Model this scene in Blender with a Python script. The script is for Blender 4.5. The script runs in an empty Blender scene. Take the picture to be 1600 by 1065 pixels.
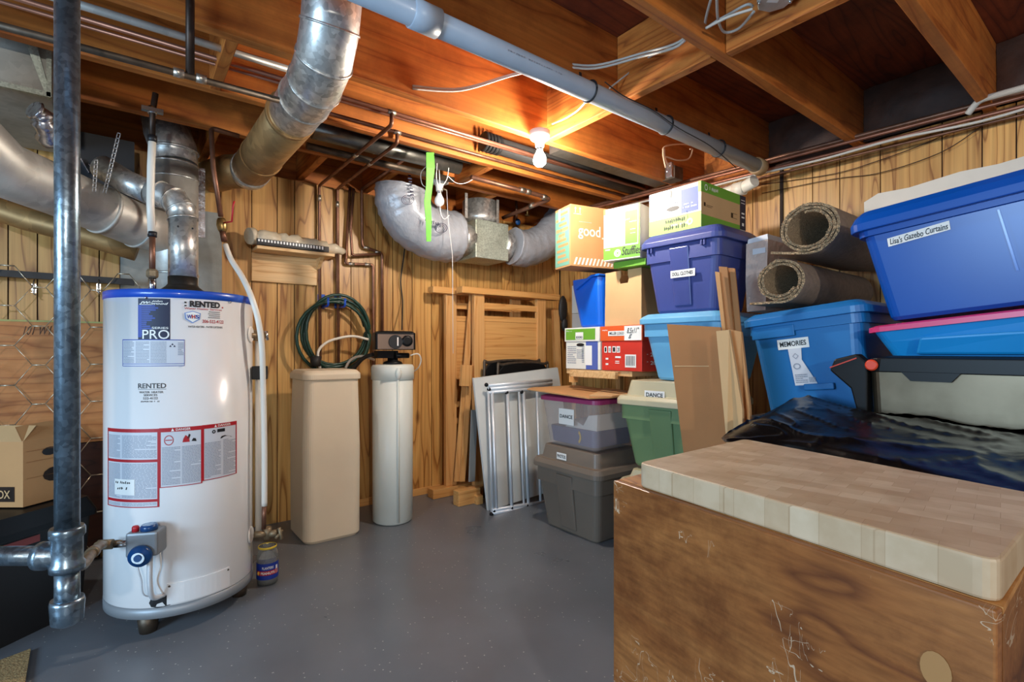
import bpy, math, random
from mathutils import Vector, Matrix
random.seed(7)
sc = bpy.context.scene
COL = sc.collection
PI = math.pi
# ---------------------------------------------------------------- camera, world, lights
F = 793.0; CX = 800.0; HY = 545.0; HC = 1.04
FW = Vector((0.6098, 0.7926, 0)); RT = Vector((0.7926, -0.6098, 0)); UP = Vector((0, 0, 1))
cam_d = bpy.data.cameras.new('camera'); cam = bpy.data.objects.new('camera', cam_d); COL.objects.link(cam)
sc.camera = cam
cam_d.sensor_width = 36.0; cam_d.lens = F / 1600 * 36.0
cam_d.shift_y = (HY - 532.5) / 1600.0
cam_d.clip_start = 0.05
cam.matrix_world = Matrix(((RT.x, UP.x, -FW.x, 0), (RT.y, UP.y, -FW.y, 0), (RT.z, UP.z, -FW.z, HC), (0, 0, 0, 1)))
w = bpy.data.worlds.new('world'); sc.world = w; w.use_nodes = True
w.node_tree.nodes['Background'].inputs[0].default_value = (0.80, 0.88, 1.0, 1)
w.node_tree.nodes['Background'].inputs[1].default_value = 0.22
BULB = 1080.0
def lamp(name, typ, loc, energy, color, size, target=None, size_y=None):
    d = bpy.data.lights.new(name, typ); d.energy = energy; d.color = color
    if typ == 'AREA':
        d.size = size
        if size_y: d.shape = 'RECTANGLE'; d.size_y = size_y
    else: d.shadow_soft_size = size
    o = bpy.data.objects.new(name, d); COL.objects.link(o); o.location = loc
    if target: o.rotation_euler = (Vector(target) - Vector(loc)).to_track_quat('-Z', 'Y').to_euler()
    return o
lamp('lamp_far_room', 'POINT', (-0.80, -3.0, 1.85), 190, (1.0, 0.95, 0.88), 0.06)
lamp('window_daylight', 'AREA', (-2.6, 0.5, 1.3), 100, (0.50, 0.75, 1.0), 1.2, (1.2, 1.0, 0.8), 0.9)
lamp('lamp_next_bay', 'POINT', (0.2, -0.9, 1.95), 14, (1.0, 0.90, 0.78), 0.05)
sc.view_settings.view_transform = 'Standard'
sc.view_settings.look = 'None'
sc.view_settings.exposure = 0.18
sc.view_settings.gamma = 1.0
sc.view_settings.use_curve_mapping = False

def P(px, py, x=None, y=None, z=None, d=None):
    u = (px - CX) / F; v = (HY - py) / F
    r = FW + RT * u + UP * v
    if x is not None: t = x / r.x
    elif y is not None: t = y / r.y
    elif z is not None: t = (z - HC) / r.z
    else: t = d
    return Vector((0, 0, HC)) + r * t

# ---------------------------------------------------------------- mesh builder
class MB:
    def __init__(s): s.v = []; s.f = []; s.s = []
    def add(s, vs, fs, smooth=False):
        b = len(s.v); s.v += [Vector(q) for q in vs]
        for f in fs: s.f.append([b + i for i in f]); s.s.append(smooth)
        return s
    def hexa(s, p):      # p: 4 bottom (ccw), 4 top
        return s.add(p, [(3,2,1,0),(4,5,6,7),(0,1,5,4),(1,2,6,5),(2,3,7,6),(3,0,4,7)])
    def box(s, x0, x1, y0, y1, z0, z1, M=None):
        p = [Vector(q) for q in ((x0,y0,z0),(x1,y0,z0),(x1,y1,z0),(x0,y1,z0),(x0,y0,z1),(x1,y0,z1),(x1,y1,z1),(x0,y1,z1))]
        if M is not None: p = [M @ q for q in p]
        return s.hexa(p)
    def bar(s, a, b, w, h, up=Vector((0,0,1))):      # rectangular bar from a to b
        a = Vector(a); b = Vector(b); t = (b - a).normalized()
        sd = t.cross(up)
        if sd.length < 1e-3: sd = t.cross(Vector((1,0,0)))
        sd.normalize(); uu = sd.cross(t).normalized()
        o = []
        for q in (a, b):
            o.append([q - sd*w/2 - uu*h/2, q + sd*w/2 - uu*h/2, q + sd*w/2 + uu*h/2, q - sd*w/2 + uu*h/2])
        vs = o[0] + o[1]
        return s.add(vs, [(0,1,2,3),(7,6,5,4),(4,5,1,0),(5,6,2,1),(6,7,3,2),(7,4,0,3)])
    def tube(s, pts, r, n=12, cap=True, closed=False):
        pts = [Vector(p) for p in pts]; m = len(pts)
        rs = r if isinstance(r, (list, tuple)) else [r]*m
        tang = []
        for i in range(m):
            if closed: t = pts[(i+1) % m] - pts[i-1]
            else: t = pts[min(i+1, m-1)] - pts[max(i-1, 0)]
            tang.append(t.normalized())
        ref = Vector((0,0,1)) if abs(tang[0].z) < .9 else Vector((1,0,0))
        nn = tang[0].cross(ref).normalized(); rings = []
        b = len(s.v)
        for i in range(m):
            nn = (nn - tang[i]*nn.dot(tang[i])).normalized(); bb = tang[i].cross(nn)
            for k in range(n):
                a = 2*PI*k/n; s.v.append(pts[i] + (nn*math.cos(a) + bb*math.sin(a))*rs[i])
        mm = m if closed else m-1
        for i in range(mm):
            i2 = (i+1) % m
            for k in range(n):
                k2 = (k+1) % n
                s.f.append([b+i*n+k, b+i*n+k2, b+i2*n+k2, b+i2*n+k]); s.s.append(True)
        if cap and not closed:
            s.f.append([b+k for k in range(n)][::-1]); s.s.append(False)
            s.f.append([b+(m-1)*n+k for k in range(n)]); s.s.append(False)
        return s
    def lathe(s, prof, c=(0,0,0), axis=(0,0,1), n=32, smooth=True, capped=True):   # prof: (r, h) along axis
        ax = Vector(axis).normalized(); ref = Vector((1,0,0)) if abs(ax.x) < .9 else Vector((0,1,0))
        e1 = (ref - ax*ref.dot(ax)).normalized(); e2 = ax.cross(e1); c = Vector(c); b = len(s.v); m = len(prof)
        for r, h in prof:
            for k in range(n):
                a = 2*PI*k/n; s.v.append(c + ax*h + (e1*math.cos(a) + e2*math.sin(a))*max(r, 1e-5))
        for i in range(m-1):
            for k in range(n):
                k2 = (k+1) % n
                s.f.append([b+i*n+k, b+i*n+k2, b+(i+1)*n+k2, b+(i+1)*n+k]); s.s.append(smooth)
        if capped:
            s.f.append([b+k for k in range(n)][::-1]); s.s.append(False)
            s.f.append([b+(m-1)*n+k for k in range(n)]); s.s.append(False)
        return s
    def sphere(s, c, r, n=16, sx=1, sy=1, sz=1):
        c = Vector(c); b = len(s.v); m = n//2
        for i in range(1, m):
            ph = PI*i/m
            for k in range(n):
                a = 2*PI*k/n
                s.v.append(c + Vector((sx*math.sin(ph)*math.cos(a), sy*math.sin(ph)*math.sin(a), sz*math.cos(ph)))*r)
        t = len(s.v); s.v.append(c + Vector((0,0,r*sz))); s.v.append(c - Vector((0,0,r*sz)))
        for i in range(m-2):
            for k in range(n):
                k2 = (k+1) % n; s.f.append([b+i*n+k, b+(i+1)*n+k, b+(i+1)*n+k2, b+i*n+k2]); s.s.append(True)
        for k in range(n):
            k2 = (k+1) % n
            s.f.append([t, b+k, b+k2]); s.s.append(True)
            s.f.append([t+1, b+(m-2)*n+k2, b+(m-2)*n+k]); s.s.append(True)
        return s
    def prism(s, poly, ext):       # planar polygon (3D pts) extruded by vector
        poly = [Vector(p) for p in poly]; ext = Vector(ext); n = len(poly)
        return s.add(poly + [p + ext for p in poly], [list(range(n))[::-1], list(range(n, 2*n))] + [(i, (i+1) % n, n+(i+1) % n, n+i) for i in range(n)])
    def loft(s, secs, M, inner=False, n=5, cap0=True, cap1=True):   # rounded rect sections (z, x0,x1,y0,y1,r)
        b = len(s.v); cnt = 4*(n+1)
        for (z, x0, x1, y0, y1, r) in secs:
            for cx, cy, a0 in ((x1-r, y1-r, 0), (x0+r, y1-r, PI/2), (x0+r, y0+r, PI), (x1-r, y0+r, 1.5*PI)):
                for k in range(n+1):
                    a = a0 + PI/2*k/n
                    s.v.append(M @ Vector((cx + r*math.cos(a), cy + r*math.sin(a), z)))
        for i in range(len(secs)-1):
            for k in range(cnt):
                k2 = (k+1) % cnt
                s.f.append([b+i*cnt+k, b+i*cnt+k2, b+(i+1)*cnt+k2, b+(i+1)*cnt+k]); s.s.append(False)
        if cap0: s.f.append([b+k for k in range(cnt)][::-1]); s.s.append(False)
        if cap1: s.f.append([b+(len(secs)-1)*cnt+k for k in range(cnt)]); s.s.append(False)
        return s

WL = {}
def obj(name, mb, mat, parent=None, bevel=0, smooth_angle=None, sub=0):
    me = bpy.data.meshes.new(name)
    off = WL.get(parent.name, Vector((0,0,0))) if parent else Vector((0,0,0))
    if parent is None and mb.v:      # origin at the base of the thing
        xs = [v.x for v in mb.v]; ys = [v.y for v in mb.v]; zs = [v.z for v in mb.v]
        off = Vector(((min(xs)+max(xs))/2, (min(ys)+max(ys))/2, min(zs)))
    me.from_pydata([tuple(v - off) for v in mb.v], [], mb.f)
    me.polygons.foreach_set('use_smooth', mb.s)
    me.materials.append(mat); me.update()
    o = bpy.data.objects.new(name, me); COL.objects.link(o)
    if parent: o.parent = parent
    else: o.location = off
    WL[o.name] = off
    if bevel:
        m = o.modifiers.new('bevel', 'BEVEL'); m.width = bevel; m.segments = 2; m.limit_method = 'ANGLE'; m.angle_limit = 0.6
    if sub:
        m = o.modifiers.new('sub', 'SUBSURF'); m.levels = sub; m.render_levels = sub
    return o
def thing(name, label, cat, loc, group=None):
    o = bpy.data.objects.new(name, None); COL.objects.link(o); o.location = loc; o.empty_display_size = .05
    o['label'] = label; o['category'] = cat
    if group: o['group'] = group
    WL[o.name] = Vector(loc); return o
def tag(o, label, cat, group=None):
    o['label'] = label; o['category'] = cat
    if group: o['group'] = group
    return o
def struct(name, mb, mat, **k):
    o = obj(name, mb, mat, **k); o['kind'] = 'structure'; return o
def frame(o, yaw=0, tilt=0, lean=0):
    """front faces -x: local x = viewer's right (-Y), local y = depth (+X), z up"""
    B = Matrix(((0, 1, 0), (-1, 0, 0), (0, 0, 1))).to_4x4()
    R = Matrix.Rotation(yaw, 4, 'Z') @ B @ Matrix.Rotation(-tilt, 4, 'Y') @ Matrix.Rotation(lean, 4, 'X')
    return Matrix.Translation(Vector(o)) @ R
_tc = {}
def text_geo(s, bold=0.0, shear=0.0, space=1.0):
    k = (s, bold, shear, space)
    if k in _tc: return _tc[k]
    cu = bpy.data.curves.new('t', 'FONT'); cu.body = s; cu.resolution_u = 3; cu.offset = bold; cu.shear = shear; cu.space_character = space
    o = bpy.data.objects.new('t', cu); COL.objects.link(o)
    bpy.context.view_layer.update()
    me = bpy.data.meshes.new_from_object(o.evaluated_get(bpy.context.evaluated_depsgraph_get()))
    vs = [(v.co.x, v.co.y) for v in me.vertices]; fs = [list(p.vertices) for p in me.polygons]
    bpy.data.objects.remove(o); bpy.data.curves.remove(cu); bpy.data.meshes.remove(me)
    x0 = min(v[0] for v in vs); x1 = max(v[0] for v in vs); y0 = min(v[1] for v in vs); y1 = max(v[1] for v in vs)
    vs = [((a-x0)/(x1-x0), (b-y0)/(y1-y0)) for a, b in vs]
    _tc[k] = (vs, fs); return _tc[k]
def put_marks(mb, n, fn, u0, u1, v0, v1):      # lettering the photo shows but nobody can read: a row of n short strokes
    rr = random.Random(n*31 + int(abs(u0)*1e4)); d = (u1-u0)/n; h = v1-v0
    for i in range(n):
        if rr.random() < .14: continue
        a = u0+d*i; lo = v0+h*rr.uniform(0, .25); hi = v1-h*rr.uniform(0, .3); sl = d*rr.uniform(-.15, .3)
        mb.add([fn(a, lo), fn(a+d*.45, lo), fn(a+d*.45+sl, hi), fn(a+sl, hi)], [(0,1,2,3)])
        if rr.random() < .5: put_rect(mb, fn, a, a+d*.85, lo+(hi-lo)*.4, lo+(hi-lo)*.6)
    return mb
def put_text(mb, s, fn, u0, u1, v0, v1, bold=0.012, shear=0, space=1.0, wob=0):
    if s[0] == '~': return put_marks(mb, int(s[1:]), fn, u0, u1, v0, v1)
    vs, fs = text_geo(s, bold, shear, space)
    pts = []
    for a, b in vs:
        uu = u0 + (u1-u0)*a; vv = v0 + (v1-v0)*b
        if wob: vv += math.sin(a*17+v0*50)*wob*(v1-v0)
        pts.append(fn(uu, vv))
    mb.add(pts, fs); return mb
def put_rect(mb, fn, u0, u1, v0, v1, n=1):
    for i in range(n):
        a = u0 + (u1-u0)*i/n; b = u0 + (u1-u0)*(i+1)/n
        mb.add([fn(a, v0), fn(b, v0), fn(b, v1), fn(a, v1)], [(0,1,2,3)])
    return mb
def put_lines(mb, fn, u0, u1, v0, v1, rows, dens=.85, n=4, seed=1, fill=.5):
    rr = random.Random(seed); h = (v1-v0)/rows
    for i in range(rows):
        a = u0; end = u1 if rr.random() < dens else u0 + (u1-u0)*rr.uniform(.3, .9)
        y0 = v1 - (i+.5+fill/2)*h; y1 = v1 - (i+.5-fill/2)*h
        while a < end:
            b = min(end, a + (u1-u0)*rr.uniform(.05, .2))
            put_rect(mb, fn, a, b, y0, y1, 1); a = b + (u1-u0)*.018
    return mb
def ring(mb, fn, cu, cv, ru, rv, wd, n=20):
    for k in range(n):
        a = 2*PI*k/n; b = 2*PI*(k+1)/n
        mb.add([fn(cu+ru*math.cos(a), cv+rv*math.sin(a)), fn(cu+ru*math.cos(b), cv+rv*math.sin(b)),
                fn(cu+ru*(1-wd)*math.cos(b), cv+rv*(1-wd)*math.sin(b)), fn(cu+ru*(1-wd)*math.cos(a), cv+rv*(1-wd)*math.sin(a))], [(0,1,2,3)])
def front(M, e=.0012): return lambda u, v: M @ Vector((u, -e, v))
def side(M, w, e=.0012): return lambda u, v: M @ Vector((w+e, u, v))
def smooth_path(pts, k=6, closed=False):
    pts = [Vector(p) for p in pts]; n = len(pts); out = []
    rng = n if closed else n-1
    for i in range(rng):
        if closed: p0, p1, p2, p3 = pts[i-1], pts[i], pts[(i+1) % n], pts[(i+2) % n]
        else: p0, p1, p2, p3 = pts[max(i-1,0)], pts[i], pts[i+1], pts[min(i+2, n-1)]
        for j in range(k):
            t = j/k
            out.append(.5*((2*p1) + (p2-p0)*t + (2*p0-5*p1+4*p2-p3)*t*t + (3*p1-3*p2+p3-p0)*t*t*t))
    if not closed: out.append(pts[-1])
    return out

# ---------------------------------------------------------------- materials
def srgb(r, g, b):
    f = lambda c: ((c/255)/12.92 if c/255 <= .04045 else ((c/255+.055)/1.055)**2.4)
    return (f(r), f(g), f(b), 1)
def newmat(name):
    m = bpy.data.materials.new(name); m.use_nodes = True; nt = m.node_tree
    return m, nt, nt.nodes['Principled BSDF'], nt.nodes, nt.links
def ramp(N, stops):
    r = N.new('ShaderNodeValToRGB'); e = r.color_ramp.elements
    e[0].position, e[0].color = stops[0]; e[1].position, e[1].color = stops[-1]
    for p, c in stops[1:-1]:
        q = e.new(p); q.color = c
    return r
def plain(name, col, rough=.5, metal=0, var=.0, vscale=8, bump=0, bscale=60, trans=0, emis=0, coat=0, alpha=1, spec=.5):
    m, nt, bs, N, L = newmat(name)
    bs.inputs['Base Color'].default_value = col; bs.inputs['Roughness'].default_value = rough
    bs.inputs['Metallic'].default_value = metal; bs.inputs['Transmission Weight'].default_value = trans
    bs.inputs['Coat Weight'].default_value = coat; bs.inputs['Specular IOR Level'].default_value = spec
    bs.inputs['Alpha'].default_value = alpha
    if emis: bs.inputs['Emission Color'].default_value = col; bs.inputs['Emission Strength'].default_value = emis
    tc = N.new('ShaderNodeTexCoord')
    if var:
        n = N.new('ShaderNodeTexNoise'); n.inputs['Scale'].default_value = vscale; n.inputs['Detail'].default_value = 6
        L.new(tc.outputs['Object'], n.inputs['Vector'])
        r = ramp(N, [(.3, tuple(c*(1-var) for c in col[:3])+(1,)), (.7, tuple(min(1, c*(1+var)) for c in col[:3])+(1,))])
        L.new(n.outputs['Fac'], r.inputs['Fac']); L.new(r.outputs['Color'], bs.inputs['Base Color'])
    if bump:
        n2 = N.new('ShaderNodeTexNoise'); n2.inputs['Scale'].default_value = bscale; n2.inputs['Detail'].default_value = 5
        L.new(tc.outputs['Object'], n2.inputs['Vector'])
        b = N.new('ShaderNodeBump'); b.inputs['Strength'].default_value = bump; b.inputs['Distance'].default_value = .01
        L.new(n2.outputs['Fac'], b.inputs['Height']); L.new(b.outputs['Normal'], bs.inputs['Normal'])
    return m
def wood(name, dark, mid, light, axis='Z', cross=9, along=.9, rings=26, rough=.5, knots=.0, island=False, bump=.15, fine=.35, stain=0):
    m, nt, bs, N, L = newmat(name); bs.inputs['Roughness'].default_value = rough
    tc = N.new('ShaderNodeTexCoord'); mp = N.new('ShaderNodeMapping'); L.new(tc.outputs['Object'], mp.inputs['Vector'])
    sc_ = {'X': (along, cross, cross), 'Y': (cross, along, cross), 'Z': (cross, cross, along)}[axis]
    mp.inputs['Scale'].default_value = sc_
    vec = mp.outputs['Vector']
    if island:
        g = N.new('ShaderNodeNewGeometry'); ml = N.new('ShaderNodeMath'); ml.operation = 'MULTIPLY'; ml.inputs[1].default_value = 83
        L.new(g.outputs['Random Per Island'], ml.inputs[0])
        ad = N.new('ShaderNodeVectorMath'); ad.operation = 'ADD'; L.new(vec, ad.inputs[0]); L.new(ml.outputs[0], ad.inputs[1]); vec = ad.outputs[0]
    n = N.new('ShaderNodeTexNoise'); n.inputs['Scale'].default_value = 1; n.inputs['Detail'].default_value = 2; n.inputs['Roughness'].default_value = .4
    L.new(vec, n.inputs['Vector'])
    mu = N.new('ShaderNodeMath'); mu.operation = 'MULTIPLY'; mu.inputs[1].default_value = rings; L.new(n.outputs['Fac'], mu.inputs[0])
    fr = N.new('ShaderNodeMath'); fr.operation = 'FRACT'; L.new(mu.outputs[0], fr.inputs[0])
    r = ramp(N, [(0, dark), (.12, mid), (.55, light), (.95, mid), (1, dark)]); L.new(fr.outputs[0], r.inputs['Fac'])
    # fine fibres
    mp2 = N.new('ShaderNodeMapping'); mp2.inputs['Scale'].default_value = tuple(k*(12 if k == cross else 3) for k in sc_)
    L.new(tc.outputs['Object'], mp2.inputs['Vector'])
    n2 = N.new('ShaderNodeTexNoise'); n2.inputs['Scale'].default_value = 1; n2.inputs['Detail'].default_value = 4; L.new(mp2.outputs['Vector'], n2.inputs['Vector'])
    r2 = ramp(N, [(.3, (.55, .5, .45, 1)), (.65, (1, 1, 1, 1))]); L.new(n2.outputs['Fac'], r2.inputs['Fac'])
    mx = N.new('ShaderNodeMixRGB'); mx.blend_type = 'MULTIPLY'; mx.inputs[0].default_value = fine
    L.new(r.outputs['Color'], mx.inputs[1]); L.new(r2.outputs['Color'], mx.inputs[2]); out = mx.outputs[0]
    if knots:
        vo = N.new('ShaderNodeTexVoronoi'); mp3 = N.new('ShaderNodeMapping'); mp3.inputs['Scale'].default_value = tuple((7 if k == cross else 2.6)*knots for k in sc_)
        L.new(tc.outputs['Object'], mp3.inputs['Vector']); L.new(mp3.outputs['Vector'], vo.inputs['Vector']); vo.inputs['Scale'].default_value = 1
        r3 = ramp(N, [(.06, (.22, .1, .04, 1)), (.17, (1, 1, 1, 1))]); L.new(vo.outputs['Distance'], r3.inputs['Fac'])
        m3 = N.new('ShaderNodeMixRGB'); m3.blend_type = 'MULTIPLY'; m3.inputs[0].default_value = .75
        L.new(out, m3.inputs[1]); L.new(r3.outputs['Color'], m3.inputs[2]); out = m3.outputs[0]
    if stain:
        n4 = N.new('ShaderNodeTexNoise'); n4.inputs['Scale'].default_value = 3.5; n4.inputs['Detail'].default_value = 8; n4.inputs['Roughness'].default_value = .7
        L.new(tc.outputs['Object'], n4.inputs['Vector'])
        r4 = ramp(N, [(.36, (.32, .2, .12, 1)), (.55, (1, 1, 1, 1))]); L.new(n4.outputs['Fac'], r4.inputs['Fac'])
        m4 = N.new('ShaderNodeMixRGB'); m4.blend_type = 'MULTIPLY'; m4.inputs[0].default_value = stain
        L.new(out, m4.inputs[1]); L.new(r4.outputs['Color'], m4.inputs[2]); out = m4.outputs[0]
    if island:
        hs = N.new('ShaderNodeHueSaturation'); ma = N.new('ShaderNodeMapRange'); ma.inputs['To Min'].default_value = .82; ma.inputs['To Max'].default_value = 1.12
        L.new(g.outputs['Random Per Island'], ma.inputs['Value']); L.new(ma.outputs[0], hs.inputs['Value']); L.new(out, hs.inputs['Color']); out = hs.outputs[0]
    L.new(out, bs.inputs['Base Color'])
    if bump:
        b = N.new('ShaderNodeBump'); b.inputs['Strength'].default_value = bump; b.inputs['Distance'].default_value = .003
        L.new(n2.outputs['Fac'], b.inputs['Height']); L.new(b.outputs['Normal'], bs.inputs['Normal'])
    return m
def scratch(mat, col, amt=.6):
    nt = mat.node_tree; N = nt.nodes; L = nt.links; bs = N['Principled BSDF']; src = bs.inputs['Base Color'].links[0].from_socket
    tc = N.new('ShaderNodeTexCoord'); outs = []
    for k, (s_, th) in enumerate((((2, 9, 3), .03), ((3, 4, 14), .025), ((1, 26, 5), .02))):
        mp = N.new('ShaderNodeMapping'); mp.inputs['Scale'].default_value = s_; mp.inputs['Rotation'].default_value = (k*.7+.3, 0, 0)
        L.new(tc.outputs['Object'], mp.inputs['Vector']); no = N.new('ShaderNodeTexNoise'); no.inputs['Scale'].default_value = 1.5; no.inputs['Detail'].default_value = 3; L.new(mp.outputs['Vector'], no.inputs['Vector'])
        sb = N.new('ShaderNodeMath'); sb.operation = 'SUBTRACT'; sb.inputs[1].default_value = .5; L.new(no.outputs['Fac'], sb.inputs[0])
        ab = N.new('ShaderNodeMath'); ab.operation = 'ABSOLUTE'; L.new(sb.outputs[0], ab.inputs[0])
        lt = N.new('ShaderNodeMath'); lt.operation = 'LESS_THAN'; lt.inputs[1].default_value = th*.10; L.new(ab.outputs[0], lt.inputs[0]); outs.append(lt.outputs[0])
    g = N.new('ShaderNodeTexNoise'); g.inputs['Scale'].default_value = 7; g.inputs['Detail'].default_value = 4; L.new(tc.outputs['Object'], g.inputs['Vector'])
    gt = N.new('ShaderNodeMath'); gt.operation = 'GREATER_THAN'; gt.inputs[1].default_value = .56; L.new(g.outputs['Fac'], gt.inputs[0])
    a1 = N.new('ShaderNodeMath'); a1.operation = 'ADD'; L.new(outs[0], a1.inputs[0]); L.new(outs[1], a1.inputs[1])
    a2 = N.new('ShaderNodeMath'); a2.operation = 'ADD'; a2.use_clamp = True; L.new(a1.outputs[0], a2.inputs[0]); L.new(outs[2], a2.inputs[1])
    m_ = N.new('ShaderNodeMath'); m_.operation = 'MULTIPLY'; L.new(a2.outputs[0], m_.inputs[0]); L.new(gt.outputs[0], m_.inputs[1])
    m2 = N.new('ShaderNodeMath'); m2.operation = 'MULTIPLY'; m2.inputs[1].default_value = amt; L.new(m_.outputs[0], m2.inputs[0])
    mx = N.new('ShaderNodeMixRGB'); L.new(m2.outputs[0], mx.inputs[0]); L.new(src, mx.inputs[1]); mx.inputs[2].default_value = col; L.new(mx.outputs[0], bs.inputs['Base Color'])
def galv(name, col, rough=.32, scale=60, contrast=.35, bump=.05, metal=.9):
    m, nt, bs, N, L = newmat(name); bs.inputs['Metallic'].default_value = metal
    tc = N.new('ShaderNodeTexCoord'); vo = N.new('ShaderNodeTexVoronoi'); vo.inputs['Scale'].default_value = scale; L.new(tc.outputs['Object'], vo.inputs['Vector'])
    r = ramp(N, [(0, tuple(c*(1-contrast) for c in col[:3])+(1,)), (1, tuple(min(1, c*(1+contrast)) for c in col[:3])+(1,))])
    L.new(vo.outputs['Color'], r.inputs['Fac'])
    no = N.new('ShaderNodeTexNoise'); no.inputs['Scale'].default_value = 6; no.inputs['Detail'].default_value = 6; L.new(tc.outputs['Object'], no.inputs['Vector'])
    mx = N.new('ShaderNodeMixRGB'); mx.blend_type = 'MULTIPLY'; mx.inputs[0].default_value = .55
    r2 = ramp(N, [(.3, (.45, .43, .4, 1)), (.6, (1, 1, 1, 1))]); L.new(no.outputs['Fac'], r2.inputs['Fac'])
    L.new(r.outputs['Color'], mx.inputs[1]); L.new(r2.outputs['Color'], mx.inputs[2]); L.new(mx.outputs[0], bs.inputs['Base Color'])
    mr = N.new('ShaderNodeMapRange'); mr.inputs['To Min'].default_value = rough-.08; mr.inputs['To Max'].default_value = rough+.15
    L.new(no.outputs['Fac'], mr.inputs['Value']); L.new(mr.outputs[0], bs.inputs['Roughness'])
    b = N.new('ShaderNodeBump'); b.inputs['Strength'].default_value = bump; b.inputs['Distance'].default_value = .02; L.new(no.outputs['Fac'], b.inputs['Height']); L.new(b.outputs['Normal'], bs.inputs['Normal'])
    return m

M_panel = wood('panelling', srgb(148, 94, 42), srgb(204, 150, 82), srgb(218, 168, 98), 'Z', 7, .55, 11, .40, knots=1.0, island=True, bump=.05, fine=.6)
M_joistX = wood('joist_wood', srgb(166, 88, 28), srgb(196, 112, 42), srgb(208, 126, 52), 'X', 6, .55, 7, .6, knots=.5, fine=.6, stain=.4)
M_joistY = wood('block_wood', srgb(160, 84, 26), srgb(196, 112, 42), srgb(210, 130, 56), 'Y', 8, .8, 12, .6, fine=.5, stain=.3)
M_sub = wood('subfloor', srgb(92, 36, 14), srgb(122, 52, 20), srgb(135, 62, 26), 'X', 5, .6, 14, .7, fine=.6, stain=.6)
M_pine = wood('pine_board', srgb(196, 146, 88), srgb(220, 176, 120), srgb(228, 188, 134), 'X', 9, 1.0, 12, .5, fine=.3)
M_bedX = wood('bed_wood', srgb(196, 134, 70), srgb(216, 158, 92), srgb(222, 168, 102), 'X', 16, .6, 7, .38, fine=.2, bump=.03)
M_bedZ = wood('bed_wood_upright', srgb(196, 136, 76), srgb(216, 160, 98), srgb(222, 170, 108), 'Z', 16, .6, 7, .38, fine=.2, bump=.03)
M_ply = wood('old_plywood', srgb(112, 62, 28), srgb(146, 88, 42), srgb(162, 104, 54), 'Y', 9, 2.2, 3, .36, fine=.7, stain=.7, bump=.15)
scratch(M_ply, srgb(205, 180, 150), .7)
M_osb = wood('plywood_panel', srgb(150, 92, 46), srgb(182, 120, 66), srgb(192, 132, 76), 'X', 8, 1.2, 8, .6, fine=.3, stain=.2)
M_shadesheet = wood('shade_sheet', srgb(42, 20, 10), srgb(60, 28, 14), srgb(66, 32, 16), 'X', 8, 1.2, 8, .6, fine=.3)  # dark wood tone standing in for shade under the plywood
M_groove = plain('groove', srgb(38, 22, 12), .8)
M_galv = galv('galvanised', srgb(214, 214, 210), .33, metal=.75)
M_galvbox = galv('galvanised_box', srgb(186, 194, 180), .45, 160, .3, metal=.5)
M_duct = galv('duct_dull', srgb(206, 202, 194), .42, 30, .1, .12, .45)
M_ductbrown = galv('duct_aged', srgb(170, 132, 84), .45, 20, .25, .1, .5)
M_plenum = galv('plenum_sheet', srgb(180, 178, 168), .5, 40, .1, .1, .4)
M_pipe_g = galv('galv_pipe', srgb(140, 160, 175), .28, 90, .4, .3)
M_iron = plain('iron_pipe', srgb(92, 80, 68), .5, .7, .3, 30)
M_black_iron = plain('black_iron', srgb(58, 44, 36), .45, .6, .3, 20)
M_copper = plain('copper', srgb(128, 88, 68), .42, .6, .35, 14)
M_copper_r = plain('copper_red', srgb(158, 104, 82), .4, .6, .25, 10)
M_solder = plain('solder_joint', srgb(190, 180, 165), .35, .9)
M_brass = plain('brass', srgb(176, 146, 92), .35, .9, .25, 40)
M_brassold = plain('brass_old', srgb(140, 122, 96), .5, .6, .3, 40)
M_chrome = plain('chrome', srgb(205, 205, 205), .18, 1)
M_alu = plain('aluminium', srgb(226, 230, 234), .42, .45)
M_pvc = plain('pvc_pipe', srgb(160, 174, 190), .4, 0, .12, 5, coat=.1)
M_pvcw = plain('white_pvc', srgb(225, 216, 198), .4, 0, .1, 6)
M_abs = plain('abs_pipe', srgb(60, 58, 56), .4, 0, .2, 6)
M_white = plain('white_enamel', srgb(228, 228, 228), .22, 0, coat=.4)
M_whitepl = plain('white_plastic', srgb(232, 228, 222), .35)
M_hosew = plain('white_hose', srgb(226, 220, 208), .35)
M_cable = plain('white_cable', srgb(196, 190, 180), .45)
M_wirewarm = plain('cream_cable', srgb(226, 196, 160), .45)
M_bluerim = plain('blue_rim', srgb(20, 78, 186), .3, coat=.3)
M_greyring = plain('grey_ring', srgb(150, 155, 160), .45, .3)
M_red = plain('red_print', srgb(176, 24, 36), .45)
M_black = plain('black_print', srgb(22, 22, 26), .5)
M_greytext = plain('grey_print', srgb(140, 146, 160), .6)
M_lightprint = plain('light_print', srgb(205, 208, 215), .5)
M_blueprint = plain('blue_print', srgb(20, 52, 150), .5)
M_navy = plain('navy_print', srgb(8, 18, 56), .55)
M_whiteprint = plain('white_print', srgb(236, 236, 232), .5)
M_blackpl = plain('black_plastic', srgb(13, 13, 14), .42, spec=.28)
M_blackrub = plain('black_rubber', srgb(28, 27, 27), .6)
M_valvegrey = plain('valve_grey', srgb(140, 146, 152), .45, .4)
M_knobblue = plain('knob_blue', srgb(20, 66, 120), .25)
M_beige = plain('beige_tank', srgb(228, 212, 186), .42, 0, .05, 3)
M_ivory = plain('ivory_tank', srgb(214, 218, 210), .4, 0, .03, 3)
M_hose = plain('green_hose', srgb(22, 58, 48), .35, 0, .2, 60)
M_foil = plain('foil', srgb(190, 190, 195), .25, .9, .2, 30, .4, 40)
M_cement = plain('cement_board', srgb(140, 140, 134), .8, 0, .12, 20, .1, 120)
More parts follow.
